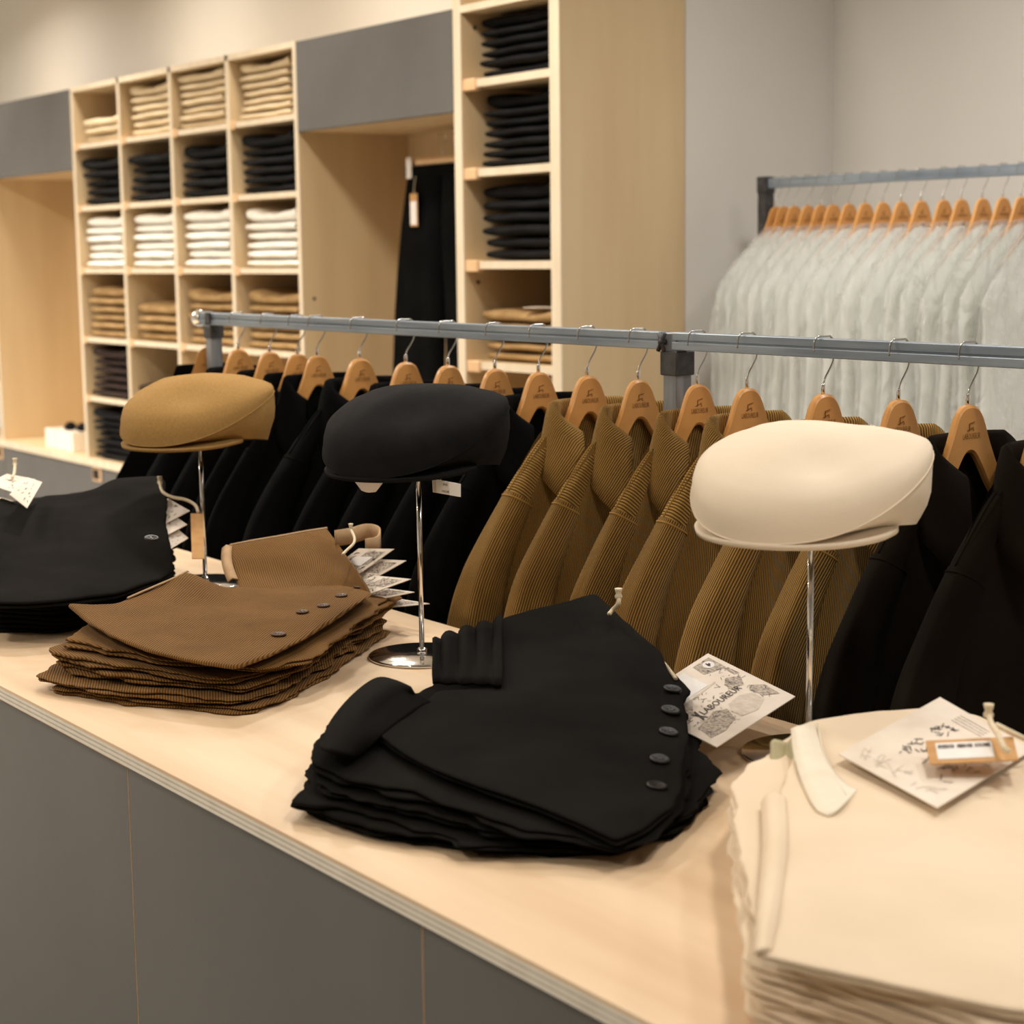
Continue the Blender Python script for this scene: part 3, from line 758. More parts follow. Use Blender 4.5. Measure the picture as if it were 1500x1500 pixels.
o, at = quad_card('label', [c4[3], c4[2], c4[1], c4[0]], 'white_paper', sl)
text_on('lettering', at, '60', 0.40, 0.66, 0.56, 0.84, 'print_ink', sl)
text_on('lettering', at, 'NOIR', 0.36, 0.14, 0.62, 0.30, 'print_ink', sl)
on_card('tape', at, rects([(0.03, 0.14, 0.03, 0.97)]), 'print_pale', sl)
part('thread', tube([at(0.3, 1.0, 0), at(0.34, 1.15, 0), at(0.4, 1.6, 0)], 0.0005, 5), 'white_paper', sl)
# white ticket on the back of the cream cap
ht3 = ST[2]
c4 = [PY(1277, 622, ht3[1] + 0.10), PY(1300, 634, ht3[1] + 0.10), PY(1352, 684, ht3[1] + 0.06), PY(1347, 680, ht3[1] + 0.10)]
tk = thing('cap_ticket', 'white paper ticket tucked behind the crown of the cream cap', 'ticket', c4[3])
quad_card('ticket', c4, 'white_paper', tk)
part('thread', tube([c4[0], PY(1262, 634, ht3[1] + 0.1), PY(1255, 637, ht3[1] + 0.09)], 0.0006, 5), 'white_paper', tk)

# ================================================================== CLOTHES RAIL BEHIND THE COUNTER
RY = 1.85; RZ0, RZ1 = 1.350, 1.377
px_ = -2.129
rl = thing('clothes_rail', 'blue-grey steel clothes rail with square posts behind the counter', 'clothes rack', (px_, RY, 0))
def railsec(xa, xb):
    h = RZ1 - RZ0; d = 0.0105
    return join(box(xa, xb, RY - d + 0.003, RY + d, RZ0, RZ1), box(xa, xb, RY - d, RY - d + 0.003, RZ1 - 0.012, RZ1, 0.001),
                box(xa, xb, RY - d - 0.0015, RY - d + 0.003, RZ0, RZ0 + 0.0125, 0.001))
xl = PY(312, 460, RY).x
part('rail', railsec(xl - 0.05, px_ - 0.026), 'rail_steel', rl, smooth=False)
part('rail', railsec(px_ + 0.004, 0.9), 'rail_steel', rl, smooth=False)
pp = part('post', box(px_ - 0.0185, px_ + 0.0135, RY - 0.010, RY + 0.022, 0.03, RZ1 - 0.0005, 0.0015), 'post_steel', rl, smooth=False)
cl = part('clamp', join(box(px_ - 0.022, px_ + 0.017, RY - 0.0135, RY + 0.0255, RZ0 - 0.04, RZ0 - 0.002, 0.0015)), 'clamp_iron', rl, smooth=False)
part('wing_bolt', join(tube([(px_ - 0.020, RY - 0.0165, RZ1 - 0.001), (px_ - 0.006, RY - 0.0185, RZ0 - 0.002)], 0.0035, 8),
                       tube([(px_ - 0.006, RY - 0.0165, RZ1 - 0.001), (px_ - 0.020, RY - 0.0185, RZ0 - 0.002)], 0.0035, 8),
                       tube([(px_ - 0.013, RY - 0.008, RZ0 + 0.012), (px_ - 0.013, RY - 0.021, RZ0 + 0.012)], 0.005, 10)), 'clamp_iron', cl)
p2 = xl - 0.004
part('post', box(p2 - 0.014, p2 + 0.014, RY - 0.012, RY + 0.016, 0.03, RZ1 - 0.0005, 0.0015), 'post_steel', rl, smooth=False)
part('end_bracket', join(box(p2 - 0.018, p2 + 0.018, RY - 0.015, RY + 0.019, RZ0 - 0.03, RZ0 - 0.001, 0.001), box(p2 - 0.004, p2 + 0.016, RY - 0.0165, RY - 0.012, RZ0 + 0.004, RZ1 + 0.001)), 'clamp_iron', rl, smooth=False)
V, F = lathe([(0.004, -0.022), (0.014, -0.018), (0.0185, -0.008), (0.0195, 0.0), (0.0185, 0.008), (0.012, 0.017), (0.003, 0.021)], 20)
part('end_knob', ([(xl - 0.068 + z, RY + y, (RZ0 + RZ1) / 2 + x) for x, y, z in V], F), 'chrome', rl)
for xx in (px_, p2): part('foot', box(xx - 0.02, xx + 0.02, RY - 0.26, RY + 0.26, 0.0, 0.03, 0.003), 'post_steel', rl, smooth=False)

# --- hanger: local frame, head top at the origin, face towards +x
def hanger_proto(name):
    outl = []
    half = [(0.0, 0.0), (0.009, -0.0012), (0.017, -0.0055), (0.023, -0.013), (0.028, -0.024), (0.034, -0.040), (0.042, -0.058), (0.052, -0.078), (0.068, -0.100), (0.086, -0.124), (0.104, -0.144), (0.120, -0.162), (0.124, -0.170), (0.121, -0.178)]
    low = [(0.112, -0.182), (0.100, -0.174), (0.082, -0.158), (0.062, -0.138), (0.040, -0.110), (0.024, -0.085), (0.010, -0.066), (0.0, -0.062)]
    def mesh():
        V = []; F = []; k = len(half)
        up = [(-y, z) for y, z in half[::-1]] + half[1:]
        # top and bottom edge lines resampled to the same count
        bt = [(-y, z) for y, z in low] + low[::-1][1:]
        U = spline([(y, z, 0) for y, z in up], 60); B = spline([(y, z, 0) for y, z in bt], 60)
        rows = []
        for i in range(61):
            a, b = U[i], B[i]
            th = lambda y: 0.0105 - 0.0025 * min(1, abs(y) / 0.1)
            xo = lambda y: 0.006 * min(1, abs(y) / 0.1)
            ring = []
            for q, sx_ in ((0.0, 0.55), (0.06, 1.0), (0.94, 1.0), (1.0, 0.55), (1.0, -0.55), (0.94, -1.0), (0.06, -1.0), (0.0, -0.55)):
                p = a.lerp(b, q); ring.append(Vector((xo(p.x) + sx_ * th(p.x), p.x, p.y)))
            rows.append(ring)
        V, F, UV = gridmesh(rows, closed=True)
        return V, list(F) + [tuple(range(8)), tuple(range(len(V) - 1, len(V) - 9, -1))], UV
    t = thing(name, 'x', 'hanger')
    part('hanger_body', mesh(), 'hanger_wood', t, local=True, smooth=False)
    part('ferrule', lathe([(0.0036, -0.002), (0.0036, 0.012), (0.0028, 0.015)], 10), 'chrome', t, local=True)
    pts = [(0, 0, 0.012), (0, 0.003, 0.022), (0, 0.011, 0.033), (0, 0.0190, 0.046), (0, 0.0200, 0.062), (0, 0.0185, 0.0745), (0, 0.0130, 0.0808), (0, 0.005, 0.0812), (0, -0.005, 0.0812), (0, -0.0130, 0.0808), (0, -0.0185, 0.0745), (0, -0.0200, 0.060)]
    part('hook', tube(spline(pts, 36), 0.0016, 8), 'hook_wire', t, local=True)
    # burnt-in mark: plough sign over the lettering
    fx = 0.0118
    tv, tf = text_shape('LABOUREUR')
    part('lettering', ([(fx + 0.0003, -0.017 + 0.034 * x, -0.044 + 0.0075 * y) for x, y in tv], tf), 'burnt_print', t, local=True, smooth=False)
    tv, tf = text_shape('L')
    part('emblem', join(tube([(fx, -0.004, -0.033), (fx, -0.004, -0.024), (fx, 0.006, -0.022)], 0.0008, 4), tube([(fx, -0.008, -0.033), (fx, 0.003, -0.029), (fx, 0.004, -0.034)], 0.0007, 4)), 'burnt_print', t, local=True, smooth=False)
    return t
HOOKS = [(310, 455), (347, 458), (393, 458), (434, 460), (463, 458), (525, 462), (593, 465), (655, 466), (724, 470), (788, 473), (860, 473), (935, 477), (1022, 482), (1095, 485), (1207, 492), (1318, 496), (1420, 502), (1535, 509)]
HX = [PY(px, py, RY).x for px, py in HOOKS]; HX[0] = xl - 0.034
HZ = RZ1 - 0.0785
proto = hanger_proto('wooden_hanger')

# --- jacket, local frame of its hanger
def jacket_proto(mat, btn, seed):
    t = thing('work_jacket', 'x', 'jacket')
    ZB = -0.80
    SY = [0.0, 0.05, 0.07, 0.10, 0.137, 0.17, 0.20]; SZ = [-0.068, -0.066, -0.068, -0.094, -0.140, -0.186, -0.235]
    def ztop(y, front):
        a = abs(y); sh = float(np.interp(a, SY, SZ))
        if a < 0.07 and front: sh -= (0.07 - a) / 0.07 * 0.15
        return sh
    rows = []; n = 72; m = 30
    for i in range(m + 1):
        v = (i / m) ** 1.15; row = []
        for j in range(n):
            a = 2 * math.pi * j / n; c, s = math.cos(a), math.sin(a)
            W = 0.158 + 0.05 * min(1, v * 2.2); y = W * math.copysign(abs(c) ** 0.85, c)
            T = 0.020 + 0.028 * min(1, v * 4) ** 0.7 + 0.006 * v
            x = 0.004 + T * math.copysign(abs(s) ** 0.9, s) * (1.1 if s > 0 else 0.8)
            zt = ztop(y, s > 0.02); z = zt + (ZB - zt) * v
            fold = 0.011 * math.sin(y * 42 + seed + 1.5 * math.sin(v * 4)) * min(1, v * 3) + 0.006 * math.sin(y * 90 + seed * 2) * min(1, v * 2)
            row.append(Vector((x + fold * (1 if s > 0 else 0.4) * abs(s), y, z)))
        rows.append(row)
    body = part('body', gridmesh(rows, closed=True), mat, t, local=True)
    # shoulder and sleeve: one run of rings down the arm, split at the armhole seam
    CLp = [(0.006, 0.070, -0.086), (0.006, 0.098, -0.118), (0.005, 0.125, -0.158), (0.002, 0.151, -0.203), (-0.002, 0.184, -0.265), (-0.004, 0.212, -0.332), (-0.004, 0.229, -0.42), (0.0, 0.233, -0.56), (0.006, 0.228, -0.70)]
    RXp = [0.015, 0.023, 0.029, 0.034, 0.038, 0.042, 0.045, 0.044, 0.040]
    RYp = [0.010, 0.015, 0.020, 0.026, 0.034, 0.042, 0.048, 0.047, 0.042]
    NL = 64
    for sg in (-1, 1):
        cl = spline(CLp, NL); q9 = np.linspace(0, 1, 9); qs = np.linspace(0, 1, NL + 1)
        RX = np.interp(qs, q9, RXp); RYY = np.interp(qs, q9, RYp)
        rings = []
        for i, p in enumerate(cl):
            q = i / NL; T = (cl[min(i + 1, NL)] - cl[max(i - 1, 0)]).normalized(); ax = Vector((1, 0, 0)); up = ax.cross(T).normalized()
            if up.y < 0: up = -up                      # up points outwards, away from the body
            row = []; lo = min(1, max(0, (q - 0.3) * 2.2))
            for j in range(49):
                a = 2 * math.pi * j / 48 - math.pi / 2; c, s_ = math.cos(a), math.sin(a)      # starts on the side facing the body
                fd = 1 + lo * (0.13 * (1 - 2 * abs(math.sin(1.5 * a + seed * 1.3 + 1.5 * q))) + 0.07 * math.sin(5 * a + seed * 1.7 + 5 * q)) + 0.03 * nz(a * 2, q * 8, seed)
                # a flat front with a crease: squarer section towards the front
                ex = 0.72
                pt_ = p + ax * (RX[i] * math.copysign(abs(c) ** ex, c) * fd) + up * (RYY[i] * math.copysign(abs(s_) ** 0.9, s_) * fd)
                row.append(Vector((pt_.x, sg * pt_.y, pt_.z)))
            rings.append(row if sg > 0 else row[::-1])
        k = int(NL * 0.36)
        def tilt(r, d):          # armhole seam drops towards the front and back
            return r
        sh = [[p.copy() for p in r] for r in rings[:k + 1]]
        for r_i in (k - 1, k):
            pass
        V, F, UV = gridmesh([r[10:39] for r in sh]); UV = [(b_, a_) for a_, b_ in UV]
        part('shoulder_panel', (V, F, UV), mat, t, local=True)
        slv = []
        for i in range(k - 1, NL + 1):
            g = 1.0 + 0.05 * max(0, 1 - (i - k + 1) / 8); c_ = cl[i]; c_ = Vector((c_.x, sg * c_.y, c_.z))
            slv.append([c_ + (p - c_) * g for p in rings[i]])
        so = part('sleeve', gridmesh(slv), mat, t, local=True)
        part('sleeve_seam', tube(slv[1], 0.0016, 5, caps=False), mat, so, local=True)
        ridge = [rings[i][24] + (rings[i][24] - Vector((cl[i].x, sg * cl[i].y, cl[i].z))).normalized() * 0.0004 for i in range(2, k)]
        part('shoulder_seam', tube(ridge, 0.0018, 5), mat, body, local=True)
    # collar: stand, fold and pointed leaf
    sec = [(0.0, 0.0), (0.002, 0.024), (0.005, 0.040), (0.011, 0.046), (0.018, 0.042), (0.026, 0.022), (0.033, -0.004), (0.040, -0.030), (0.046, -0.052)]
    rows = []; N_ = 60
    for k, (o_, h_) in enumerate(sec):
        row = []
        for i in range(N_ + 1):
            tt = i / N_ * 2 - 1; a = tt * math.radians(150); ca, sa = math.cos(a), math.sin(a)
            fr = max(0, (abs(tt) - 0.5) / 0.5)
            out = Vector((-ca * 0.8, sa, 0)).normalized()
            base = Vector((-0.040 * ca + 0.014, 0.064 * sa, -0.083 - 0.050 * fr ** 1.2))
            drop = h_ if h_ > 0 else h_ * (1 + 0.75 * fr)
            p = base + out * o_ * (1 + 0.25 * fr) + Vector((0.030 * fr * max(0, k - 3) / 5, 0, drop))
            p += out * 0.003 * nz(tt * 3 + seed, k * 0.4, 1)
            row.append(p)
        rows.append(row)
    V, F, UV = shell(rows, 0.0035)
    part('collar', (V, F, UV), mat, t, local=True)
    part('neck_label', box(-0.0235, -0.0225, -0.022, 0.022, -0.115, -0.085), 'cream_selvedge', t, local=True, smooth=False)
    for k in range(4):
        b = part('button', lathe([(0.0, 0.0), (0.008, 0.0), (0.0085, 0.002), (0.006, 0.0032), (0.0, 0.0026)], 14), btn, t, local=True)
        b.rotation_euler = (0, math.pi / 2, 0); b.location = (0.070, -0.012, -0.26 - 0.12 * k)
    return t
# corduroy, black and dark brown jackets
JP = {'brown': [jacket_proto('brown_corduroy', 'horn_button_brown', s) for s in (1, 4, 7)],
      'black': [jacket_proto('black_wool', 'black_button', s) for s in (2,)],
      'dark': [jacket_proto('dark_brown_moleskin', 'black_button', s) for s in (3,)]}
used = {}
def ordn(i): return ['first', 'second', 'third', 'fourth', 'fifth', 'sixth', 'seventh', 'eighth', 'ninth', 'tenth', 'eleventh', 'twelfth', 'thirteenth', 'fourteenth', 'fifteenth', 'sixteenth', 'seventeenth', 'eighteenth'][i]
def xspan(o):
    b = []
    def walk(q, m):
        for c in q.children:
            mm = m @ c.matrix_basis
            if c.type == 'MESH': b.extend((mm @ v.co).x for v in c.data.vertices)
            walk(c, mm)
    walk(o, Matrix.Identity(4))
    return min(b), max(b)
def pack(xs, lo, hi, posts, clear=0.003):
    """thickness factor for things hung side by side so that they do not run into each other or a post"""
    k = [1.0] * len(xs)
    for i in range(len(xs) - 1):
        g = xs[i + 1] - xs[i] - clear; need = hi - lo
        f = min(1.0, g / need); k[i] = min(k[i], f); k[i + 1] = min(k[i + 1], f)
    for p0, p1 in posts:
        for i, x in enumerate(xs):
            if x < p0: k[i] = min(k[i], (p0 - clear - x) / hi)
            elif x > p1: k[i] = min(k[i], (x - p1 - clear) / -lo)
    return k
JL = min(xspan(p)[0] for l in JP.values() for p in l); JH = max(xspan(p)[1] for l in JP.values() for p in l)
KJ = pack(HX, JL, JH, [(p2 - 0.018, p2 + 0.018), (px_ - 0.022, px_ + 0.017)])
for i, hx in enumerate(HX):
    rz = 0.0
    h = proto if i == 0 else copy_tree(proto)
    h.location = (hx, RY, HZ); h.rotation_euler = (0, 0, rz); h.scale = (min(1, KJ[i] * 1.05), 1, 1)
    kind = 'black' if i < 10 else ('brown' if i < 16 else 'dark')
    cname = {'black': 'black', 'brown': 'brown corduroy', 'dark': 'dark brown'}[kind]
    tag(h, f'wooden hanger with burnt lettering, {ordn(i)} from the steel rail\'s chrome end knob', 'hanger', 'wooden hangers on the rail behind the counter')
    lst = JP[kind]; p = lst[i % len(lst)]
    if id(p) not in used: used[id(p)] = 1; j = p
    else: j = copy_tree(p)
    j.location = (hx, RY, HZ); j.rotation_euler = (0, 0, rz); j.scale = (KJ[i], 1.0, 1.0)
    tag(j, f'{cname} work jacket on the {ordn(i)} hanger from the steel rail\'s chrome end knob', 'jacket', f'{cname} jackets on the rail behind the counter')

# ================================================================== BACK RAIL WITH PLASTIC-WRAPPED GARMENTS
QY, QZ1 = 3.6, 1.702
qx = PY(1122, 275, QY).x
br_ = thing('garment_rail', 'grey steel garment rail with wrapped white garments in the wall niche', 'clothes rack', (qx, QY, 0))
part('rail', box(qx - 0.012, -0.2, QY - 0.0105, QY + 0.0105, QZ1 - 0.027, QZ1, 0.001), 'rail_steel', br_, smooth=False)
part('post', box(qx - 0.016, qx + 0.016, QY - 0.016, QY + 0.016, 0.03, QZ1 - 0.027), 'clamp_iron', br_, smooth=False)
part('post_cap', box(qx - 0.019, qx + 0.019, QY - 0.019, QY + 0.019, QZ1 - 0.04, QZ1 + 0.006, 0.002), 'clamp_iron', br_, smooth=False)
part('foot', box(qx - 0.02, qx + 0.02, QY - 0.25, QY + 0.25, 0.0, 0.03, 0.003), 'clamp_iron', br_, smooth=False)
def bag_proto(seed):
    t = thing('wrapped_garment', 'x', 'garment')
    def loft(W, T, zb, top, wr, neck):
        rows = []; n = 64; m = 34
        for i in range(m + 1):
            v = (i / m); row = []
            for j in range(n):
                a = 2 * math.pi * j / n; c, s = math.cos(a), math.sin(a)
                y = W * math.copysign(abs(c) ** 0.8, c) * (1 + 0.02 * math.sin(v * 9 + seed))
                ay = abs(y)
                zt = float(np.interp(ay, [0, 0.03, 0.05, 0.10, 0.15, 0.20, 0.225, 0.25], [top, top, top - 0.010, top - 0.048, top - 0.090, top - 0.135, top - 0.17, top - 0.25]))
                z = zt + (zb - zt) * v
                x = (0.022 + (T - 0.012) * min(1, v * 5) ** 0.7) * math.copysign(abs(s) ** 0.9, s) + 0.018 * (ay / 0.2) ** 1.8 * (1 - v)
                x += wr * (math.sin(y * 70 + seed * 3 + 2 * math.sin(v * 6)) * 0.5 + nz(y * 22, z * 7, seed)) * min(1, v * 3 + 0.15) * abs(s)
                y += wr * 0.8 * nz(z * 9, x * 30, seed + 3)
                row.append(Vector((x, y, z)))
            rows.append(row)
        return gridmesh(rows, closed=True)
    part('white_garment', loft(0.222, 0.022, -0.88, -0.066, 0.006, True), 'white_cloth', t, local=True)
    part('plastic_bag', loft(0.245, 0.040, -1.02, -0.052, 0.016, True), 'clear_plastic_film', t, local=True)
    return t
bags = [bag_proto(s) for s in (1, 2, 3)]
QH = [1133, 1149, 1164, 1184, 1203, 1221, 1244, 1268, 1294, 1321, 1350, 1383, 1409, 1440, 1470, 1497, 1530]
QX = [PY(p, 258, QY).x for p in QH]; QX = [x + 0.012 if i == 0 else x for i, x in enumerate(QX)]
BL = min(xspan(p)[0] for p in bags); BH = max(xspan(p)[1] for p in bags)
KB = pack(QX, BL, BH, [(qx - 0.019, qx + 0.019)], 0.001)
for i, p in enumerate(QH):
    gx = QX[i]; rz = 0.0
    h = copy_tree(proto); h.location = (gx, QY, QZ1 - 0.0785); h.rotation_euler = (0, 0, rz); h.scale = (KB[i], 1, 1)
    tag(h, f'wooden hanger, {ordn(i)} from the dark end post of the rail in the niche', 'hanger', 'wooden hangers on the rail in the niche')
    b = bags[i] if i < 3 else copy_tree(bags[i % 3])
    b.location = (gx, QY, QZ1 - 0.0785); b.rotation_euler = (0, 0, rz); b.scale = (KB[i], 1, 1)
    tag(b, f'white garment in clear plastic, {ordn(i)} from the dark end post of the niche rail', 'garment', 'plastic-wrapped white garments in the niche')

# ================================================================== PILES OF TROUSERS ON THE COUNTER
def button_at(name, x, y, z, n, r, mat, parent):
    q = Vector(n).to_track_quat('Z', 'Y').to_matrix()
    V, F = lathe([(0.0, 0.0), (0.8 * r, 0.0), (r, 0.0012), (r, 0.0026), (0.86 * r, 0.0036), (0.7 * r, 0.0028), (0.0, 0.0024)], 20)
    o = part(name, ([q @ Vector(p) + Vector((x, y, z)) for p in V], F), mat, parent)
    V, F = [], []
    for sx_, sy_ in ((-1, -1), (1, -1), (-1, 1), (1, 1)):
        d = lathe([(0.0012, 0.0), (0.0012, 0.0003)], 6, (sx_ * 0.0026, sy_ * 0.0026, 0.0026))
        k = len(V); V += [q @ Vector(p) + Vector((x, y, z)) for p in d[0]]; F += [tuple(i + k for i in f) for f in d[1]]
    part('thread_hole', (V, F), 'recess_dark', o)
    return o
def grad_n(fn, x, y, e=0.006):
    return Vector((-(fn(x + e, y) - fn(x - e, y)) / (2 * e), -(fn(x, y + e) - fn(x, y - e)) / (2 * e), 1)).normalized()
def jitter(poly, seed, off=0.01, rot=0.05, sc=0.02):
    r = random.Random(seed); c = sum((Vector(p) for p in poly), Vector((0, 0))) / len(poly)
    a = r.uniform(-rot, rot); d = Vector((r.uniform(-off, off), r.uniform(-off, off))); k = 1 + r.uniform(-sc, sc)
    R_ = Matrix.Rotation(a, 2)
    return [c + d + R_ @ (Vector(p) - c) * k + Vector((r.uniform(-off, off), r.uniform(-off, off))) * 0.5 for p in poly]
def interface(Hf, i, n, seed, amp=0.0035):
    fr = i / n * 0.999
    if i == 0: return lambda x, y: CT + 0.0006
    def fn(x, y):
        h = max(Hf(x, y) - CT, 0.02)
        return CT + h * fr + amp * math.sin(math.pi * min(1, fr * 1.2)) * nz(x * 9, y * 9, seed + i * 2.3)
    return fn
LAYN = ['bottom', 'second from the bottom', 'third from the bottom', 'fourth from the bottom', 'fifth from the bottom', 'sixth from the bottom']
def xy(px, py, z): p = PZ(px, py, z); return (p.x, p.y)
def pile(base_polys, Hf, n, mat, desc, group, seed, plies=2, wav=0.006, uvrot=0.3, amp=0.0035):
    """lower pairs of a pile; returns the underside height field for the top pair"""
    for i in range(n):
        zb = interface(Hf, i, n, seed, amp); zt0 = interface(Hf, i + 1, n, seed, amp)
        zt = (lambda f: (lambda x, y: f(x, y) - 0.0030))(zt0)
        poly = base_polys[i] if i < len(base_polys) else jitter(base_polys[-1], seed * 10 + i)
        d = cloth_slab(poly, zb, zt, plies, seed + i, 0.010, wav, uvrot + 0.2 * i, 0.03)
        tag(part('folded_trousers', d, mat), f'{desc}, {LAYN[i]} of the pile on the counter', 'trousers', group)
    return interface(Hf, n, n, seed, amp)
def cord(name, pts, label, r=0.0026, group='cotton tag cords on the counter piles', knot=True):
    t = thing('tag_cord', label, 'cord', Vector(pts[0]), group=group)
    part('cord', tube(spline(pts, 30), r, 8), 'cotton_cord', t)
    if knot:
        e = Vector(pts[0])
        V, F = lathe([(0.001, -0.005), (r * 1.5, -0.003), (r * 1.7, 0.0), (r * 1.1, 0.003), (r * 1.5, 0.007), (r * 1.7, 0.010), (0.001, 0.0095)], 12, e)
        part('tassel', (V, F), 'cotton_cord', t)
    return t

# ---------------------------------------------------------------- brown corduroy pile
T2 = [(97, 882, 1.018), (122, 903, 1.008), (155, 925, 1.0), (215, 950, 0.992), (280, 966, 0.987), (345, 975, 0.985), (395, 958, 0.985), (437, 938, 0.986), (485, 908, 0.99),
      (545, 868, 0.995), (520, 858, 0.995), (480, 853, 0.994), (430, 855, 0.993), (385, 858, 0.992), (350, 858, 0.993), (322, 858, 0.998), (276, 838, 1.026), (225, 860, 1.016), (170, 884, 1.010), (128, 884, 1.013)]
I2 = [(200, 910, 1.000), (280, 905, 0.998), (370, 905, 0.992), (430, 885, 0.992), (300, 935, 0.991), (250, 875, 1.008), (320, 885, 0.997), (385, 888, 0.994), (500, 872, 0.995)]
P2 = [PZ(*p) for p in T2 + I2]
H2t = tps([tuple(p) for p in P2], 2e-5)
B2 = [(-2.305, 0.885), (-2.16, 0.945), (-2.03, 1.040), (-2.06, 1.13), (-2.20, 1.30), (-2.345, 1.455), (-2.46, 1.44), (-2.50, 1.25), (-2.44, 1.05)]
H2 = tps([(-2.30, 0.89, 0.985), (-2.03, 1.04, 0.975), (-2.10, 1.2, 0.985), (-2.34, 1.44, 0.99), (-2.5, 1.25, 1.0), (-2.25, 1.15, 0.988), (-2.42, 1.05, 0.998)], 1e-3)
H2u = lambda x, y: min(H2(x, y), H2t(x, y) - 0.0135) if H2t(x, y) > 0.945 else H2(x, y)
sh2 = [(0.0, 0.0), (-0.008, -0.004), (-0.010, 0.010), (-0.03, 0.012), (-0.02, 0.02)]
polys2 = [[(x + dx_ + (0.02 if y > 1.3 and i % 2 else 0), y + dy_) for x, y in jitter(B2, 40 + i, 0.013, 0.05, 0.03)] for i, (dx_, dy_) in enumerate(sh2)]
zb2 = pile(polys2, H2u, 5, 'brown_fine_corduroy', 'brown corduroy trousers', 'brown corduroy trousers piled on the counter', 2, 2, 0.013, 0.9, 0.006)
t2 = thing('corduroy_trousers', 'brown corduroy trousers on top of their pile, fly buttons and raised waistband showing', 'trousers', (-2.25, 1.15, CT + 0.05))
zt2 = H2t
zbt2 = lambda x, y: H2t(x, y) - 0.0065
part('cloth', cloth_slab([xy(*p) for p in T2], zbt2, zt2, 1, 21, 0.008, 0.003, 0.78, 0.012, 0.002), 'brown_fine_corduroy', t2)
for k, (bx_, by_) in enumerate([(408, 931), (443, 898), (474, 889), (500, 874), (527, 861)]):
    p = PZ(bx_, by_, 0.989)
    for _ in range(4): p = PZ(bx_, by_, H2t(p.x, p.y))
    button_at('button', p.x, p.y, p.z, grad_n(H2t, p.x, p.y), 0.0105 if k == 0 else 0.0095, 'horn_button_brown', t2)
fl = [[PZ(*p) for p in r] for r in [
    [(352, 862, 0.991), (400, 864, 0.990), (450, 862, 0.990), (500, 862, 0.991), (540, 868, 0.9935)],
    [(344, 842, 1.004), (392, 842, 1.003), (440, 840, 1.004), (492, 842, 1.006), (530, 848, 1.009)],
    [(340, 820, 1.022), (386, 816, 1.024), (430, 812, 1.026), (474, 808, 1.029), (506, 812, 1.032)],
    [(336, 800, 1.037), (372, 793, 1.041), (408, 787, 1.044), (446, 780, 1.048), (479, 775, 1.051)]]]
V, F, UV = shell(surface(fl, 40, 24), 0.005)
part('waistband_back', (V, F, UV), 'brown_fine_corduroy', t2)
# lining strips along the raised waistband
def strip(pts_px, w3, mat, parent, name='lining', r=0.003):
    pts = [PZ(*p) for p in pts_px]
    rows = [spline([p + Vector(o) for p in pts], 24) for o in w3]
    return part(name, shell(rows, 0.0018), mat, parent)
strip([(336, 799, 1.0375), (372, 792, 1.0415), (408, 786, 1.0445), (446, 779, 1.0485), (479, 774, 1.0515)], [(0.001, -0.001, 0.0), (-0.001, 0.001, 0.0022), (-0.005, 0.004, 0.0)], 'brown_lining', t2)
strip([(335, 801, 1.036), (334, 815, 1.026), (337, 832, 1.013), (344, 850, 0.999)], [(0.004, 0.004, 0.0), (-0.003, -0.002, 0.002), (-0.010, -0.006, -0.004)], 'brown_lining', t2)
strip([(185, 877, 1.0125), (222, 861, 1.0175), (250, 849, 1.0225), (274, 837, 1.0275)], [(0.001, 0, -0.001), (-0.002, 0.002, 0.0018), (-0.006, 0.005, -0.001)], 'brown_lining', t2)
# cards fanned out behind the pile
tips = [((577, 804, 1.045), (527, 840, 1.003), (497, 803, 1.032)), ((595, 821, 1.030), (540, 872, 0.982), (540, 826, 1.014)), ((602, 848, 1.010), (530, 890, 0.970), (560, 850, 0.997)),
        ((607, 867, 0.990), (545, 893, 0.961), (566, 870, 0.981)), ((629, 884, 0.966), (560, 915, 0.944), (590, 881, 0.957))]
for k, (tp, lo_, lf) in enumerate(tips):
    A = PZ(*tp); e1 = PZ(*lo_) - A; e2 = PZ(*lf) - A
    if k == 0: E1, E2 = e1.normalized() * 0.088, e2.normalized() * 0.085
    fz = [1.0, 0.8, 0.55, 0.35, 0.2][k]; e1, e2 = Vector((E1.x, E1.y, E1.z * fz)), Vector((E2.x, E2.y, E2.z * fz))
    C = [A + e1, A, A + e2, A + e1 + e2]
    tcd = thing('hang_card', f'printed pale card, {["topmost", "second", "third", "fourth", "lowest"][k]} of five fanned behind the brown corduroy pile', 'card', A + e1, group='cards fanned behind the corduroy pile')
    o, at = quad_card('card', C, 'card_paper', tcd)
    on_card('picture', at, rects([(0.45, 0.9, 0.12, 0.62)]), 'print_grey', tcd)
    scribble(at, 'drawing', 0.12, 0.94, 0.1, 0.9, 26, 'print_ink', tcd, k + 3, 0.02, 0.12)
    if k == 0: on_card('white_label', at, rects([(0.42, 0.72, 0.25, 0.75)]), 'white_paper', tcd, 0.001)
# curled waistband loop with cord behind the pile
p0 = PZ(535, 785, 1.045); lp = thing('waistband_tab', 'curled brown leather-like waistband tab behind the raised corduroy waistband', 'tab', p0)
rows = []
for dz in (0.0, 0.012, 0.026):
    rows.append(spline([p + Vector((0, 0, dz - 0.014)) for p in (PZ(492, 788, 1.05), PZ(515, 784, 1.05), PZ(538, 778, 1.05), PZ(554, 783, 1.048), PZ(552, 796, 1.042), PZ(535, 800, 1.04))], 30))
part('tab', shell(rows, 0.003), 'brown_lining', lp)
cord('tag_cord', [PZ(514, 776, 1.066), PZ(519, 787, 1.06), PZ(518, 796, 1.054), PZ(508, 806, 1.048), PZ(502, 812, 1.045)], 'cream cord knotted to the top card behind the corduroy pile', 0.0022)

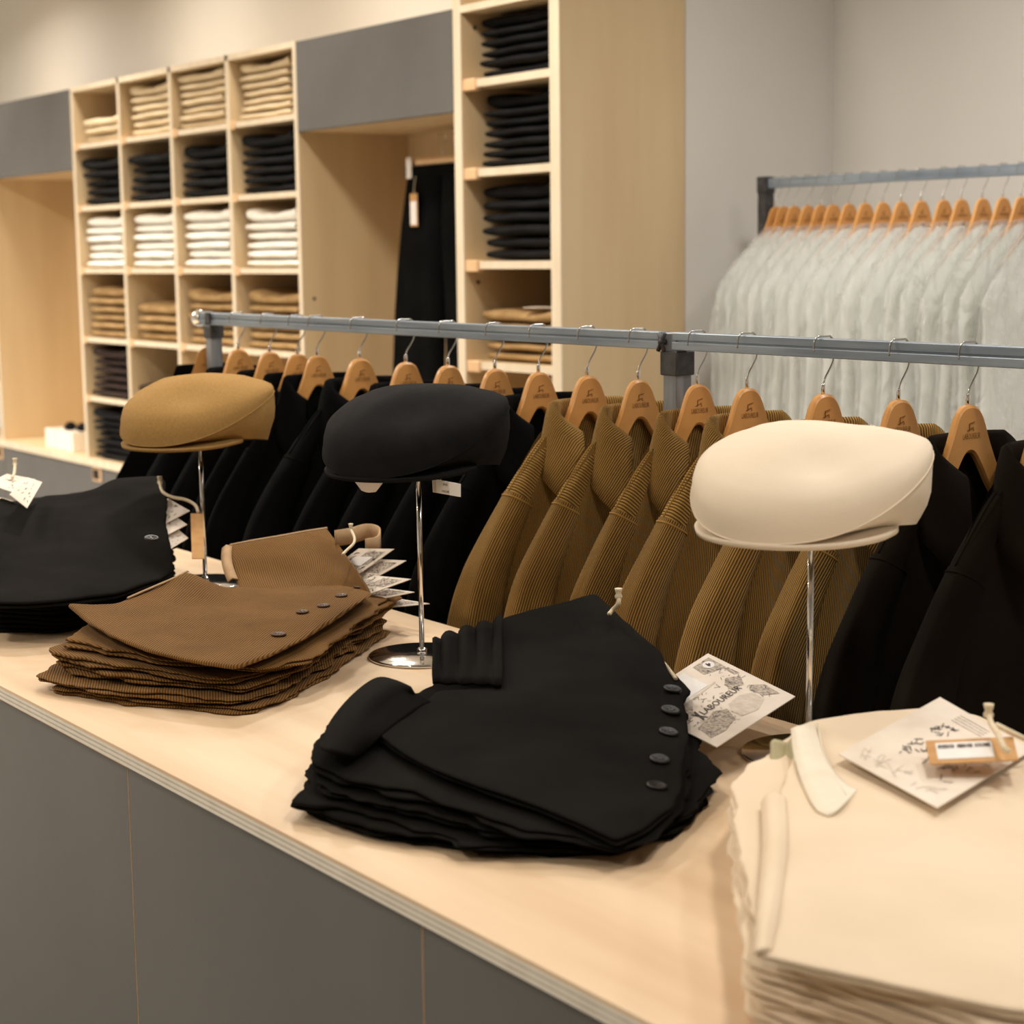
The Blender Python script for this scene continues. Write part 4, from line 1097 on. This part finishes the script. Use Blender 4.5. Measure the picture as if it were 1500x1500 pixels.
# ---------------------------------------------------------------- middle black pile
T3 = [(540, 1068, 0.988), (585, 1098, 0.984), (640, 1128, 0.979), (720, 1157, 0.972), (790, 1180, 0.965), (850, 1205, 0.959), (903, 1232, 0.954), (945, 1212, 0.955), (985, 1180, 0.956), (997, 1150, 0.958),
      (1004, 1100, 0.968), (1008, 1062, 0.976), (1002, 1025, 0.988), (980, 985, 1.0), (965, 950, 1.013), (935, 925, 1.022), (905, 898, 1.035), (872, 867, 1.050), (830, 880, 1.048), (775, 893, 1.045), (732, 905, 1.040),
      (728, 945, 1.024), (728, 1000, 1.004), (690, 1008, 1.002), (640, 1010, 1.002), (625, 1025, 0.998), (590, 1045, 0.992)]
I3 = [(800, 1000, 1.008), (880, 1000, 1.004), (800, 1080, 0.985), (900, 1100, 0.975), (700, 1070, 0.988), (860, 930, 1.026), (930, 1040, 0.99), (780, 940, 1.028), (900, 1180, 0.960), (650, 1060, 0.993)]
P3 = [PZ(*p) for p in T3 + I3]; H3t = tps([tuple(p) for p in P3], 2e-5)
H3 = tps([(-1.59, 0.87, 0.975), (-1.35, 0.98, 0.955), (-1.30, 1.06, 0.950), (-1.33, 1.18, 0.952), (-1.6, 1.40, 1.0), (-1.80, 1.45, 1.02), (-1.86, 1.2, 0.995), (-1.78, 1.0, 0.985), (-1.55, 1.1, 0.978)], 1e-3)
H3u = lambda x, y: min(H3(x, y), H3t(x, y) - 0.0085) if H3t(x, y) > 0.945 else H3(x, y)
Bt3 = [(-1.600, 0.880), (-1.50, 0.905), (-1.405, 0.955), (-1.385, 0.945), (-1.365, 0.985), (-1.325, 1.02), (-1.302, 1.062), (-1.325, 1.16), (-1.372, 1.232), (-1.46, 1.30), (-1.60, 1.41), (-1.76, 1.44), (-1.83, 1.3), (-1.78, 1.10), (-1.69, 0.95)]
polys3 = [Bt3] + [jitter(Bt3, 60 + i, 0.014, 0.06, 0.03) for i in range(2)]
Bt3b = [xy(*p) for p in [(445, 1116, 0.972), (500, 1140, 0.968), (600, 1165, 0.962), (700, 1195, 0.955), (760, 1225, 0.945), (830, 1225, 0.946), (905, 1248, 0.94), (960, 1225, 0.945), (1010, 1165, 0.95), (1000, 1090, 0.965)]] + [(-1.60, 1.40), (-1.75, 1.43), (-1.82, 1.28)] + [xy(*p) for p in [(600, 1003, 0.995), (545, 1003, 0.992), (500, 1042, 0.982), (470, 1085, 0.978)]]
polys3.append(Bt3b)
zb3 = pile(polys3, H3u, 4, 'black_moleskin', 'black moleskin trousers', 'black trousers in the middle counter pile', 5, 2, 0.014, 0.2, 0.006)
t3 = thing('moleskin_trousers', 'black moleskin trousers on top of the middle pile with five fly buttons', 'trousers', (-1.5, 1.15, CT + 0.05))
zbt3 = lambda x, y: min(max(zb3(x, y) + 0.0005, H3t(x, y) - 0.008), H3t(x, y) - 0.006)
part('cloth', cloth_slab([xy(*p) for p in T3], zbt3, H3t, 2, 33, 0.008, 0.003, 0.5, 0.012, 0.003), 'black_moleskin', t3)
for bx_, by_ in [(985, 1011), (982, 1042), (979, 1074), (966, 1114), (962, 1153)]:
    p = PZ(bx_, by_, 0.98)
    for _ in range(5): p = PZ(bx_, by_, H3t(p.x, p.y))
    button_at('button', p.x, p.y, p.z, grad_n(H3t, p.x, p.y), 0.011, 'black_button', t3)
# rolled legs standing up at the back left of the pile, and crumpled hem beside them
def ruffle(x_px0, x_px1, ytop, ybot, ztop_, zbot_, nf, depth, name, mat, parent, lean=0.0, seed=0):
    rows = []
    for k in range(9):
        v = k / 8; row = []
        for i in range(nf * 12 + 1):
            s = i / (nf * 12); px = x_px0 + (x_px1 - x_px0) * s
            yt = ytop[0] + (ytop[1] - ytop[0]) * s; yb = ybot[0] + (ybot[1] - ybot[0]) * s
            z = ztop_ + (zbot_ - ztop_) * v
            p = PZ(px, yt + (yb - yt) * v, z)
            w_ = math.sin(s * nf * 2 * math.pi + 0.8 * v + seed)
            tow = Vector((0.70, -0.71, 0)); b = math.sin(math.pi * (0.12 + 0.8 * v)) ** 0.5
            row.append(p + tow * depth * w_ * b + Vector((0, 0, 0.004 * w_ * (1 - v))) + tow * 0.006 * nz(s * 5, v * 2, seed))
        rows.append(row)
    return part(name, shell(rows, 0.004), mat, parent)
lg = t3
ruffle(634, 735, (938, 908), (1002, 1006), 1.038, 1.004, 4, 0.006, 'folded_legs', 'black_moleskin', lg, seed=2)
hm = [[PZ(x, y, z) for x, y, z in r] for r in [
    [(470, 1098, 0.982), (488, 1058, 0.992), (520, 1020, 1.002), (553, 997, 1.006), (580, 1001, 1.004)],
    [(485, 1104, 0.988), (507, 1066, 1.000), (538, 1030, 1.010), (572, 1006, 1.014), (600, 1010, 1.010)],
    [(505, 1108, 0.985), (528, 1078, 0.994), (556, 1045, 1.000), (590, 1022, 1.004), (615, 1020, 1.002)],
    [(522, 1105, 0.978), (548, 1085, 0.984), (580, 1062, 0.988), (612, 1040, 0.992), (630, 1032, 0.994)]]]
part('curled_hem', shell(surface(hm, 24, 14), 0.004), 'black_moleskin', lg)
cord('tag_cord', [PZ(906, 873, 1.064), PZ(906, 884, 1.055), PZ(898, 893, 1.045), PZ(892, 900, 1.04)], 'short cream cord end poking from behind the middle black pile', 0.003)
# printed card tucked under the pile
bo, ri, tp, le = PZ(1050, 1094, 0.952), PZ(1165, 1020, 0.965), PZ(1037, 957, 0.985), PZ(922, 1031, 0.972)
k3 = thing('printed_card', 'pale illustrated card lettered LABOUREUR tucked beside the middle black pile', 'card', bo)
o, at = quad_card('card', [bo, ri, tp, le], 'card_paper', k3)
for pl_ in [[(0.06, 0.12), (0.22, 0.10), (0.40, 0.16), (0.46, 0.30), (0.36, 0.36), (0.24, 0.33), (0.10, 0.30)], [(0.83, 0.20), (0.94, 0.12), (0.96, 0.30), (0.86, 0.40), (0.80, 0.34)],
            [(0.10, 0.42), (0.20, 0.44), (0.30, 0.55), (0.16, 0.56), (0.08, 0.52)], [(0.70, 0.46), (0.84, 0.44), (0.92, 0.55), (0.80, 0.62), (0.72, 0.56)]]:
    on_card('printed_scene', at, [pl_], 'print_grey', k3)
on_card('pale_field', at, [[(0.46, 0.14), (0.62, 0.10), (0.78, 0.16), (0.80, 0.30), (0.68, 0.36), (0.52, 0.34), (0.46, 0.26)], [(0.1, 0.58), (0.7, 0.64), (0.7, 0.66), (0.1, 0.60)]], 'print_pale', k3)
on_card('white_panel', at, rects([(0.08, 0.62, 0.66, 0.95)]), 'white_paper', k3)
ring = [(0.86 + 0.055 * math.cos(a), 0.87 + 0.055 * math.sin(a)) for a in [i * math.pi / 10 for i in range(20)]]
on_card('medallion_ground', at, [[(0.72, 0.80), (0.94, 0.72), (0.95, 0.95), (0.74, 0.95)], [(0.90, 0.60), (0.95, 0.58), (0.95, 0.72), (0.91, 0.74)]], 'print_grey', k3)
on_card('medallion', at, [ring], 'white_paper', k3, 0.0007)
on_card('medallion_mark', at, [[(0.84, 0.85), (0.88, 0.86), (0.88, 0.885), (0.84, 0.88)], [(0.845, 0.84), (0.86, 0.84), (0.86, 0.90), (0.845, 0.90)]], 'print_ink', k3, 0.0009)
text_on('lettering', at, 'LABOUREUR', 0.27, 0.385, 0.78, 0.455, 'print_ink', k3, 0.0008, 0.02)
text_on('lettering', at, 'LE', 0.08, 0.40, 0.15, 0.45, 'print_ink', k3, 0.0008)
on_card('crossed_mark', at, [[(0.205, 0.34), (0.225, 0.34), (0.255, 0.48), (0.235, 0.48)], [(0.255, 0.34), (0.268, 0.34), (0.205, 0.47), (0.19, 0.47)]], 'print_ink', k3, 0.0008)
scribble(at, 'drawing', 0.08, 0.46, 0.10, 0.36, 30, 'print_ink', k3, 5, 0.004, 0.05)
scribble(at, 'drawing', 0.10, 0.95, 0.48, 0.62, 34, 'print_ink', k3, 6, 0.004, 0.06)
scribble(at, 'drawing', 0.74, 0.95, 0.60, 0.95, 20, 'print_ink', k3, 7, 0.004, 0.05)
scribble(at, 'drawing', 0.80, 0.95, 0.14, 0.40, 14, 'print_ink', k3, 8, 0.004, 0.05)
cord('tag_cord', [PZ(990, 995, 0.99), PZ(982, 984, 0.995), PZ(975, 975, 1.0), PZ(968, 968, 1.004)], 'cream cord tying the illustrated card to the middle black pile', 0.0026, knot=False)

# ---------------------------------------------------------------- cream pile at the near end
T4 = [(1108, 1398, 1.0), (1180, 1412, 0.999), (1270, 1432, 0.997), (1380, 1456, 0.994), (1500, 1482, 0.99), (1640, 1470, 0.99), (1700, 1330, 0.992), (1640, 1180, 1.0), (1545, 1105, 1.006), (1470, 1068, 1.01), (1430, 1045, 1.013),
      (1360, 1034, 1.013), (1270, 1042, 1.013), (1200, 1052, 1.013), (1160, 1064, 1.012), (1165, 1100, 1.006), (1150, 1140, 1.005), (1140, 1170, 1.006), (1135, 1250, 1.004), (1112, 1340, 1.003)]
I4 = [(1300, 1250, 1.003), (1300, 1350, 1.0), (1450, 1300, 1.0), (1250, 1150, 1.005), (1400, 1150, 1.006), (1250, 1090, 1.008), (1350, 1080, 1.008), (1200, 1300, 1.003), (1500, 1200, 1.003)]
P4 = [PZ(*p) for p in T4 + I4]; H4t = tps([tuple(p) for p in P4], 2e-5)
H4 = tps([(-0.95, 0.9, 0.992), (-0.6, 0.98, 0.985), (-0.6, 1.2, 0.99), (-1.1, 1.5, 1.0), (-1.33, 1.34, 1.0), (-1.2, 1.1, 0.997), (-0.95, 1.15, 0.996)], 1e-3)
H4u = lambda x, y: min(H4(x, y), H4t(x, y) - 0.0085) if H4t(x, y) > 0.945 else H4(x, y)
Bt4 = [(-0.945, 0.895), (-0.80, 0.925), (-0.62, 0.955), (-0.56, 1.10), (-0.74, 1.36), (-1.05, 1.52), (-1.25, 1.48), (-1.345, 1.35), (-1.25, 1.16), (-1.10, 1.03)]
polys4 = [jitter(Bt4, 80 + i, 0.008, 0.03, 0.012) for i in range(5)]
zb4 = pile(polys4, H4u, 5, 'cream_twill', 'cream twill trousers', 'cream trousers piled on the counter', 9, 2, 0.007, 0.2, 0.0025)
t4 = thing('twill_trousers', 'cream twill trousers on top of their pile under an illustrated card', 'trousers', (-1.0, 1.2, CT + 0.06))
zbt4 = lambda x, y: min(max(zb4(x, y) + 0.0005, H4t(x, y) - 0.008), H4t(x, y) - 0.006)
part('cloth', cloth_slab([xy(*p) for p in T4], zbt4, H4t, 2, 44, 0.009, 0.003, 0.2, 0.014, 0.0022), 'cream_twill', t4)
# folded strap at the waistband and rolled left edges
st = [[PZ(*p) for p in r] for r in [
    [(1158, 1068, 1.0135), (1162, 1105, 1.0095), (1176, 1150, 1.0085), (1194, 1184, 1.0075), (1212, 1194, 1.0070)],
    [(1166, 1064, 1.0185), (1174, 1103, 1.0140), (1190, 1146, 1.0125), (1208, 1176, 1.0110), (1224, 1188, 1.0090)],
    [(1180, 1061, 1.0190), (1190, 1098, 1.0140), (1206, 1136, 1.0120), (1224, 1162, 1.0105), (1240, 1174, 1.0085)],
    [(1194, 1059, 1.0160), (1203, 1092, 1.0115), (1220, 1126, 1.0090), (1240, 1148, 1.0075), (1256, 1156, 1.0060)]]]
part('folded_strap', shell(surface(st, 30, 14), 0.003), 'cream_selvedge', t4)
def soft_roll(pts, r, seed):
    P = spline(pts, 40); V, F = tube(P, [r * (0.35 + 0.65 * math.sin(math.pi * min(1, max(0.02, i / 40 * 1.02))) ** 0.4) * (1 + 0.25 * nz(i * 0.13, seed)) for i in range(41)], 16)
    return [Vector(v) + Vector((0.004 * nz(v[0] * 25, v[1] * 25, seed), 0.004 * nz(v[1] * 25, v[0] * 25, seed + 2), 0.003 * nz(v[0] * 30, v[1] * 30, seed + 5))) for v in V], F
re_ = [[PZ(*p) for p in r] for r in [
    [(1114, 1176, 1.0005), (1116, 1230, 1.0000), (1112, 1290, 0.9995), (1107, 1345, 0.9990), (1103, 1396, 0.9965)],
    [(1122, 1164, 1.0080), (1126, 1226, 1.0075), (1121, 1288, 1.0065), (1114, 1345, 1.0055), (1109, 1393, 1.0015)],
    [(1134, 1160, 1.0105), (1140, 1222, 1.0095), (1135, 1286, 1.0085), (1126, 1342, 1.0075), (1118, 1390, 1.0035)],
    [(1150, 1166, 1.0085), (1154, 1226, 1.0065), (1148, 1288, 1.0055), (1140, 1342, 1.0045), (1130, 1390, 1.002)]]]
part('rolled_edge', shell(surface(re_, 40, 16), 0.003), 'cream_twill', t4)
part('stitch_line', tube([PZ(1198, 1060, 1.0165), PZ(1203, 1090, 1.0125), PZ(1214, 1130, 1.0095), PZ(1240, 1165, 1.0085)], 0.0008, 5), 'cream_selvedge', t4)
sg_ = thing('sage_fold', 'rolled sage green trouser edge behind the cream pile', 'trousers', PZ(1140, 1130, 0.985))
ruffle(1128, 1172, (1092, 1082), (1128, 1136), 1.003, 0.985, 1, 0.004, 'rolled_edge', 'sage_cotton', sg_, seed=1)
# illustrated card with kraft tag
def on4(px, py, lift):
    p = PZ(px, py, 1.008)
    for _ in range(4): p = PZ(px, py, H4t(p.x, p.y) + lift)
    return p
b4, r4, tp4, l4 = on4(1373, 1183, 0.010), on4(1512, 1098, 0.006), on4(1377, 1021, 0.022), on4(1228, 1104, 0.010)
k4 = thing('illustrated_card', 'pale card with ink sketches lying on the cream trousers', 'card', b4)
o, at = quad_card('card', [l4, b4, r4, tp4], 'card_paper', k4)
scribble(at, 'sketch', 0.28, 0.62, 0.28, 0.52, 34, 'print_ink', k4, 11, 0.008, 0.08)
scribble(at, 'sketch', 0.68, 0.92, 0.24, 0.62, 22, 'print_ink', k4, 12, 0.006, 0.08)
scribble(at, 'sketch', 0.26, 0.44, 0.62, 0.80, 20, 'print_ink', k4, 13, 0.007, 0.07)
scribble(at, 'sketch', 0.08, 0.9, 0.06, 0.20, 24, 'print_pale', k4, 14, 0.006, 0.16)
on_card('ruled_lines', at, rects([(0.30, 0.62, 0.84 + 0.03 * i, 0.846 + 0.03 * i) for i in range(4)]), 'print_grey', k4)
def lift4(px, py, h): p = on4(px, py, h); return p
ka = [lift4(1362, 1119, 0.024), lift4(1492, 1113, 0.026), lift4(1484, 1079, 0.030), lift4(1356, 1085, 0.030)]
kt = thing('kraft_tag', 'kraft paper tag with white barcode label on the cream pile', 'tag', ka[0])
o, at2 = quad_card('tag_card', ka, 'kraft_paper', kt)
on_card('white_label', at2, rects([(0.10, 0.74, 0.16, 0.86)]), 'white_paper', kt)
rb = random.Random(3)
on_card('barcode', at2, rects([(0.12 + 0.012 * i, 0.12 + 0.012 * i + rb.choice([0.004, 0.007, 0.009]), 0.60, 0.76) for i in range(50) if i not in (16, 17, 33, 34)]), 'print_ink', kt, 0.0008)
cord('tag_cord', [lift4(1448, 1046, 0.05), lift4(1452, 1060, 0.045), lift4(1462, 1076, 0.045), lift4(1470, 1094, 0.040), lift4(1478, 1102, 0.036)], 'cream cord with frayed knot tied to the kraft tag on the cream pile', 0.003)
cord('tag_cord', [lift4(1460, 1062, 0.035), lift4(1480, 1072, 0.035), lift4(1500, 1082, 0.03), lift4(1520, 1092, 0.02)], 'loose cream cord trailing from the cream pile tag', 0.0028, knot=False)

# ---------------------------------------------------------------- far black pile
T1 = [(-60, 800, 1.04), (0, 728, 1.085), (45, 742, 1.075), (62, 725, 1.082), (110, 722, 1.084), (140, 715, 1.09), (165, 701, 1.10), (205, 697, 1.10), (240, 696, 1.10), (244, 735, 1.075), (243, 770, 1.052), (250, 800, 1.03), (252, 835, 1.0),
      (225, 850, 0.995), (170, 868, 0.99), (100, 878, 0.99), (40, 882, 0.99), (-40, 880, 0.99)]
I1 = [(100, 800, 1.035), (180, 780, 1.05), (200, 830, 1.01), (60, 840, 1.012), (120, 760, 1.062), (30, 790, 1.045)]
P1 = [PZ(*p) for p in T1 + I1]; H1t = tps([tuple(p) for p in P1], 2e-5)
Bt1 = [xy(*p) for p in [(-50, 925, 0.921), (0, 926, 0.921), (85, 930, 0.921), (130, 915, 0.925), (200, 890, 0.93), (255, 862, 0.935), (280, 840, 0.94)]] + [(-3.1, 1.42), (-3.28, 1.40), (-3.3, 1.2), (-3.1, 1.02)]
H1 = tps([(-2.75, 0.98, 0.985), (-2.68, 1.05, 0.985), (-2.9, 1.35, 1.0), (-3.1, 1.42, 1.04), (-3.28, 1.40, 1.06), (-3.3, 1.2, 1.05), (-3.0, 1.15, 1.01)], 1e-3)
H1u = lambda x, y: min(H1(x, y), H1t(x, y) - 0.0085) if H1t(x, y) > 0.945 else H1(x, y)
def off_disc(poly, c=Vector(ST[0][:2]), r=0.105):
    out = []
    for p in resample(poly, 0.02):
        d = p - c
        out.append(c + d.normalized() * r if d.length < r else p)
    return out
polys1 = [off_disc(q) for q in [Bt1] + [jitter(Bt1, 20 + i, 0.008, 0.04, 0.015) for i in range(3)]]
zb1 = pile(polys1, H1u, 4, 'black_moleskin', 'black trousers of the far pile', 'black trousers in the far counter pile', 12, 2, 0.006, 0.2, 0.003)
t1 = thing('black_trousers', 'black trousers on top of the far pile with cards at the waistband', 'trousers', (-2.95, 1.2, CT + 0.06))
zbt1 = lambda x, y: min(max(zb1(x, y) + 0.0005, H1t(x, y) - 0.012), H1t(x, y) - 0.006)
part('cloth', cloth_slab([xy(*p) for p in T1], zbt1, H1t, 2, 55, 0.010, 0.003, 0.2, 0.016, 0.004), 'black_moleskin', t1)
for bx_, by_ in [(198, 830), (222, 790)]:
    p = PZ(bx_, by_, 1.02)
    for _ in range(5): p = PZ(bx_, by_, H1t(p.x, p.y))
    button_at('button', p.x, p.y, p.z, grad_n(H1t, p.x, p.y), 0.010, 'black_button', t1)
# cards beside the far pile
def simple_card(name, C, label, group, pic=True, seed=0):
    t = thing(name, label, 'card', C[0], group=group); o, at = quad_card('card', C, 'card_paper', t)
    if pic: scribble(at, 'drawing', 0.1, 0.9, 0.1, 0.9, 16, 'print_ink', t, seed, 0.02, 0.14)
for k, (a, b, c, d, lab) in enumerate([
        ((240, 768, 1.052), (278, 748, 1.058), (246, 730, 1.072), (222, 742, 1.07), 'pale card topmost at the corner of the far black pile'),
        ((240, 786, 1.040), (274, 768, 1.045), (250, 752, 1.055), (222, 762, 1.055), 'pale card second at the corner of the far black pile'),
        ((248, 805, 1.020), (276, 788, 1.026), (262, 776, 1.034), (235, 790, 1.034), 'pale card lowest at the corner of the far black pile'),
        ((22, 722, 1.098), (52, 702, 1.104), (10, 694, 1.112), (-18, 708, 1.108), 'pale card lying on the far black pile under a cord end'),
        ((40, 744, 1.090), (62, 706, 1.112), (40, 699, 1.120), (14, 724, 1.110), 'second pale card leaning against another on the far black pile')]):
    simple_card('hang_card', [PZ(*a), PZ(*b), PZ(*c), PZ(*d)], lab, 'cards on the far black pile', True, k + 30)
cord('tag_cord', [PZ(234, 706, 1.108), PZ(238, 720, 1.098), PZ(252, 728, 1.09), PZ(272, 732, 1.082), PZ(286, 740, 1.072), PZ(290, 750, 1.062)], 'long cream cord looping from the far black pile to a kraft tag', 0.0028)
cord('tag_cord', [PZ(22, 679, 1.13), PZ(21, 692, 1.118), PZ(18, 700, 1.112)], 'short cream cord end standing on the cards of the far black pile', 0.0028)
ka = [PZ(281, 818, 1.005), PZ(299, 818, 1.005), PZ(298, 752, 1.058), PZ(279, 752, 1.058)]
kt = thing('kraft_tag', 'plain kraft tag hanging upright at the corner of the far black pile', 'tag', ka[0])
quad_card('tag_card', ka, 'kraft_paper', kt)

# ------------------------------------------------------------------ clean up prototypes that were never placed
bpy.context.view_layer.update()
